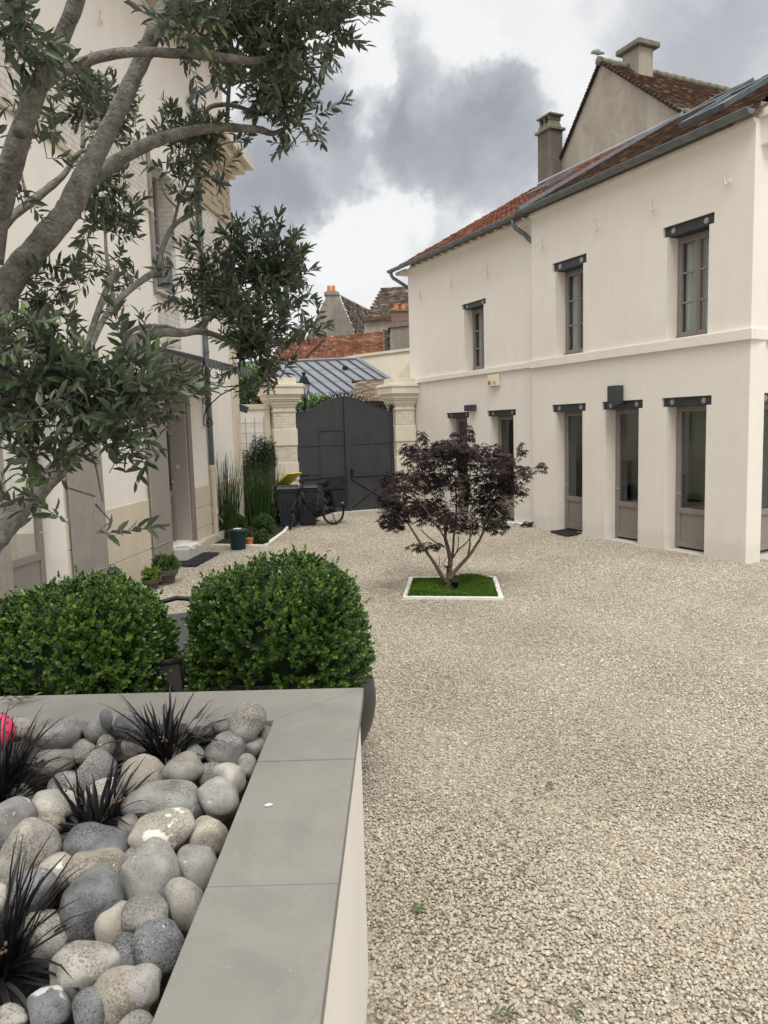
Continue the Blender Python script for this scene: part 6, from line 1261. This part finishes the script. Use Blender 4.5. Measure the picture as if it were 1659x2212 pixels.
for a, b in DOORS: MB().box(RH, a+.003, b-.003, -.04, .022, -.25, .03).build('doorstep', 'concrete', rh, bevel=.005)
MB().box(WG, .453, 1.397, -.04, .03, -.25, .35).build('doorstep', 'concrete', rh, bevel=.005)
struct(MB().box(RF, 5.72, 8.5, -.04, .03, .0, .14).build('kerb_strip', 'edge'))
c = G(1137, 1137, .03); t = thing('cable_coil', 'small coil of black cable lying where the house wall steps back', 'cable', c)
mb = MB()
for i in range(4): mb.tube([c+V3((.13*math.cos(a)*(1-.1*i)+.02*i, .09*math.sin(a), .02+.02*i+.02*math.sin(a*2+i))) for a in [6.28*k/16 for k in range(17)]], .014, 6)
mb.tube([c+V3((-.1, 0, .03)), c+V3((-.25, .03, .08)), c+V3((-.3, .0, .02))], .01, 6); mb.build('cable', 'blackm', t)
# ------------------------------------------------------------------ shrubs and hedges
def shrub(name, label, c, R3, n, mat, L0, W0_, base, group=None, core=None, stem=True, up_=.5):
    t = thing(name, label, 'shrub' if name != 'hedge' else 'hedge', base, group); d = rnd_dirs(n); q = RNG.random(n)**.4
    lump = 1+.16*np.sin(d[:, 0]*5+1)*np.sin(d[:, 2]*6)+.1*np.sin(d[:, 1]*8)
    P = np.array(c)+d*np.array(R3)*(q*lump)[:, None]; Dr = norm(d+RNG.normal(0, .7, (n, 3))+np.array([0, 0, up_]))
    leaves('foliage', P, Dr, norm(np.array([0, 0, 1.])+RNG.normal(0, .6, (n, 3))), L0*RNG.uniform(.7, 1.2, n), W0_*RNG.uniform(.7, 1.2, n), np.clip(RNG.random(n)*.8+.2*d[:, 2], 0, 1), mat, t)
    if stem:
        mb = MB()
        for i in range(7): e = V3(np.array(c)+rnd_dirs(1)[0]*np.array(R3)*.8); mb.tube([V3(base), (V3(base)+e)/2+V3(RNG.normal(0, .05, 3)), e], [.02, .014, .005], 5)
        mb.build('stem', 'bark2', t)
    return t
wc = GT(-4.0, 1.72, .15); shrub('climbing_shrub', 'dark leafy shrub climbing the trellis beside the gate pillar', wc, (.36, .2, .52), 1500, 'darkleaf', .07, .032, GT(-4.1, .0, .15), up_=.2)
wc2 = GT(-4.45, 1.45, .12); shrub('climbing_shrub', 'lower dark shrub at the left part of the trellis behind the reeds', wc2, (.33, .17, .42), 700, 'darkleaf', .07, .032, GT(-4.5, .0, .15), up_=.2)
c = D(688, 905, 25.2); shrub('hedge', 'bright green hedge behind the left half of the metal gate', c, (.95, .5, .80), 4200, 'hedgeleaf', .10, .055, V3((c.x, c.y, 0)), 'hedges behind the gate')
c = D(775, 905, 25.2); shrub('hedge', 'green foliage under the little tiled lean to behind the gate', c, (.6, .3, .5), 1300, 'hedgeleaf', .09, .05, V3((c.x, c.y, 0)), 'hedges behind the gate')
c = D(833, 915, 24.6); shrub('hedge', 'narrow bit of foliage behind the gate next to the right pillar', c, (.35, .3, .5), 600, 'darkleaf', .09, .05, V3((c.x, c.y, 0)), 'hedges behind the gate')
c = D(540, 840, 23.5); shrub('climbing_shrub', 'bright green creeper rising above the garden wall behind the canopy', c, (.75, .4, .8), 3000, 'hedgeleaf', .10, .06, V3((c.x, c.y, 0)))
# ------------------------------------------------------------------ rubbish bins
def bin_(p, ang, label, lid='bin', open_=0., h=1.0, w_=.48, d_=.55):
    t = thing('wheelie_bin', label, 'rubbish bin', p); fr = FR(p, (math.cos(ang), math.sin(ang), 0), (math.sin(ang), -math.cos(ang), 0)); a, b = w_/2, d_/2
    mb = MB(); mb.hexa([fr(-a*.82, .04, -b*.75), fr(a*.82, .04, -b*.75), fr(a*.82, .04, b*.8), fr(-a*.82, .04, b*.8), fr(-a, h-.08, -b), fr(a, h-.08, -b), fr(a, h-.08, b), fr(-a, h-.08, b)])
    mb.box(fr, -a-.02, a+.02, h-.12, h-.06, -b-.02, b+.02)
    for s in (-.5, 0, .5): mb.box(fr, s*a-.015, s*a+.015, .3, .75, b*.86, b*.97)
    mb.build('body', 'bin', t, bevel=.012)
    L_ = MB(); hz = V3(fr(0, h-.04, -b)); ax = fr.u; Rm_ = Matrix.Rotation(open_, 3, ax)
    def lp_(s, o, z): return hz + Rm_ @ (fr.u*s + fr.n*o + V3((0, 0, z)))
    L_.hexa([lp_(-a-.03, -.02, 0), lp_(a+.03, -.02, 0), lp_(a+.03, d_+.05, 0), lp_(-a-.03, d_+.05, 0), lp_(-a+.0, .0, .07), lp_(a-.0, .0, .07), lp_(a-.0, d_, .05), lp_(-a+.0, d_, .05)])
    L_.tube([lp_(-a, -.04, .03), lp_(a, -.04, .03)], .022, 8); L_.box(FR(lp_(0, d_*.5, .065), Rm_ @ fr.u, Rm_ @ fr.n), -a*.6, a*.6, -.005, .012, -.1, .1); L_.build('lid', lid, t, bevel=.01)
    for s in (-a*.7, a*.7):
        c_ = fr(s, .1, -b*.8); MB().tube([c_-fr.u*.025, c_+fr.u*.025], .1, 18).build('wheel', 'tyre', t)
    return t
bin_(V3((-2.40, 18.88, 0)), .12, 'dark grey wheelie bin with closed lid nearest the reeds'); bin_(V3((-1.93, 19.12, 0)), .13, 'dark grey wheelie bin with closed lid behind the bicycle front wheel')
bin_(V3((-2.42, 19.62, 0)), rad(52), 'rubbish bin with a yellow lid tipped up behind the dark bins', 'yellow', rad(-34), h=1.0)
# ------------------------------------------------------------------ bicycle
f0, r0 = G(634, 1145), G(722, 1134.5); bx_ = (f0-r0).normalized(); by_ = V3((-bx_.y, bx_.x, 0)); lean = -.06
bk = thing('bicycle', 'black step through city bicycle with rear basket and panniers on its kickstand before the gate', 'bicycle', r0)
WBL = (f0-r0).length; WR = .335
def B(x, y, z): return r0 + bx_*x + by_*(y+lean*z) + V3((0, 0, z+.012))
def BT(mb, pts, r, k=8): mb.tube([B(*p) for p in pts], r, k); return mb
def wheel(name, c, steer):
    cs, sn = math.cos(steer), math.sin(steer)
    ln_ = math.tan(rad(16)) if steer else 0
    def W_(a, r, y=0.): x = math.cos(a)*r; y = y+ln_*(c[1]+math.sin(a)*r-.3); return B(c[0]+x*cs-y*sn, x*sn+y*cs, c[1]+math.sin(a)*r)
    mb = MB(); mb.tube([W_(2*math.pi*i/40, WR-.022) for i in range(41)], .022, 8, cap=False); ty = mb.build(name, 'tyre', bk, smooth=True)
    mb = MB(); mb.tube([W_(2*math.pi*i/40, WR-.05) for i in range(41)], .012, 6, cap=False)
    mb.build('rim', 'steel', ty, smooth=True)
    mb = MB()
    for i in range(18): a = 2*math.pi*i/18; mb.tube([W_(a, .025, .03 if i % 2 else -.03), W_(a+(.35 if i % 4 < 2 else -.35), WR-.055)], .0016, 4)
    mb.tube([W_(0, 0, -.05), W_(0, 0, .05)], .028, 10); mb.build('spokes', 'steel', ty)
    mb = MB(); mb.tube([W_(rad(a), WR+.025) for a in range(20 if name == 'front_wheel' else 10, 175, 10)], .022, 6); mb.build('mudguard', 'blackm', ty, smooth=True); return ty
HX, HZ = WBL-.32, 1.02          # head tube
ST = rad(50)
wheel('rear_wheel', (0, WR), 0); wheel('front_wheel', (WBL, WR), ST)
fb = MB()
BT(fb, [(HX-.02, 0, HZ+.06), (HX+.05, 0, HZ-.16)], .032); BT(fb, [(HX+.04, 0, HZ-.12), (HX-.06, 0, .62), (.56, 0, .36), (.46, 0, .30)], .046, 10); BT(fb, [(.46, 0, .28), (.26, 0, .86)], .028); BT(fb, [(.40, 0, .48), (HX+.0, 0, .70)], .02)
for s in (-.06, .06): BT(fb, [(.46, s*.6, .29), (0, s, WR)], .012); BT(fb, [(.33, s*.4, .68), (0, s, WR)], .010)
fb.build('frame', 'blackm', bk, smooth=True)
fk = MB(); cs, sn = math.cos(ST), math.sin(ST)
for s in (-.055, .055): BT(fk, [(HX+.06, s, HZ-.20), (HX+.16, s, .55), (WBL-sn*s, cs*s, WR)], .02)
BT(fk, [(HX+.055, -.06, HZ-.19), (HX+.055, .06, HZ-.19)], .02); fk.build('fork', 'blackm', bk, smooth=True)
hb = MB(); BT(hb, [(HX-.02, 0, HZ+.05), (HX-.07, 0, HZ+.25)], .014)
BT(hb, [(HX-.28-.05, -.33, HZ+.22), (HX-.2, -.25, HZ+.26), (HX-.07, -.1, HZ+.26), (HX-.06, .1, HZ+.27), (HX-.12, .25, HZ+.29), (HX-.24, .33, HZ+.27)], .016); hb.build('handlebar', 'blackm', bk, smooth=True)
g1 = MB(); BT(g1, [(HX-.26, .335, HZ+.265), (HX-.34, .34, HZ+.255)], .018); g1.build('grip', 'blackm', bk); g2 = MB(); BT(g2, [(HX-.33, -.335, HZ+.22), (HX-.42, -.34, HZ+.205)], .018); g2.build('grip', 'blackm', bk)
hl = MB(); BT(hl, [(HX+.07, 0, HZ+.05), (HX+.12, 0, HZ+.045)], .035); hl.build('headlight', 'silver', bk)
sd_ = MB(); P = [(.14, 0, 1.06), (.22, 0, 1.075), (.33, 0, 1.06), (.42, 0, 1.055)]; sd_.tube([B(*p) for p in P], [.10, .085, .04, .022], 10); BT(sd_, [(.27, 0, .80), (.25, 0, 1.06)], .016); so_ = sd_.build('saddle', 'cloth', bk, smooth=True)
rk = MB()
for s in (-.07, .07): BT(rk, [(.22, s, .86), (-.40, s, .86)], .010); BT(rk, [(-.18, s, .86), (0, s, WR)], .009); BT(rk, [(.1, s, .86), (0, s, WR)], .009)
for x in (.2, 0, -.2, -.36): BT(rk, [(x, -.07, .86), (x, .07, .86)], .008)
rk.build('rack', 'blackm', bk)
bs = MB()
for z, e in ((.89, 0), (.97, .01), (1.04, .02), (1.11, .03), (1.18, .04)): BT(bs, [(.14+e, -.14-e, z), (-.36-e, -.14-e, z), (-.36-e, .14+e, z), (.14+e, .14+e, z), (.14+e, -.14-e, z)], .008 if z < 1.15 else .013, 5)
for i in range(14):
    x = .14-.5*i/13
    for s in (-1, 1): BT(bs, [(x, s*.14, .89), (x*1.1, s*.18, 1.18)], .006, 4)
for i in range(7):
    y = -.14+.28*i/6
    for x in (.14, -.36): BT(bs, [(x, y, .89), (x+(.04 if x > 0 else -.04), y*1.25, 1.18)], .006, 4)
    BT(bs, [(.14, y, .89), (-.36, y, .89)], .007, 4)
bs.build('basket', 'blackm', bk)
for s in (-1, 1):
    mb = MB(); mb.hexa([B(.08, s*.08, .47), B(-.32, s*.08, .47), B(-.30, s*.20, .45), B(.06, s*.20, .45), B(.12, s*.08, .85), B(-.37, s*.08, .85), B(-.37, s*.19, .85), B(.12, s*.19, .85)]); o = mb.build('pannier', 'cloth', bk, bevel=.02)
    MB().hexa([B(-.12, s*.196, .54), B(-.20, s*.196, .54), B(-.20, s*.206, .54), B(-.12, s*.206, .54), B(-.12, s*.2, .57), B(-.20, s*.2, .57), B(-.20, s*.208, .57), B(-.12, s*.208, .57)]).build('reflector', 'silver', o)
mb = MB(); BT(mb, [(.10, .09, WR-.02), (.02, .16, .012)], .011); mb.build('kickstand', 'blackm', bk)
mb = MB(); mb.prism([B(x, -.075, z) for x, z in ((.52, .38), (.55, .29), (.5, .21), (.02, .29), (-.03, .335), (.02, .385))], by_*.025); mb.build('chain_guard', 'blackm', bk)
mb = MB(); BT(mb, [(.46, -.09, .29), (.40, -.10, .13)], .010); BT(mb, [(.46, .09, .29), (.52, .10, .45)], .010); mb.build('crank', 'blackm', bk)
for p in ((.40, -.15, .13), (.52, .15, .45)):
    mb = MB(); c = B(*p); mb.box(FR(c, bx_, by_), -.045, .045, -.012, .012, -.045, .045); mb.build('pedal', 'tyre', bk)
# silver twig leaning out of the bed by the bins
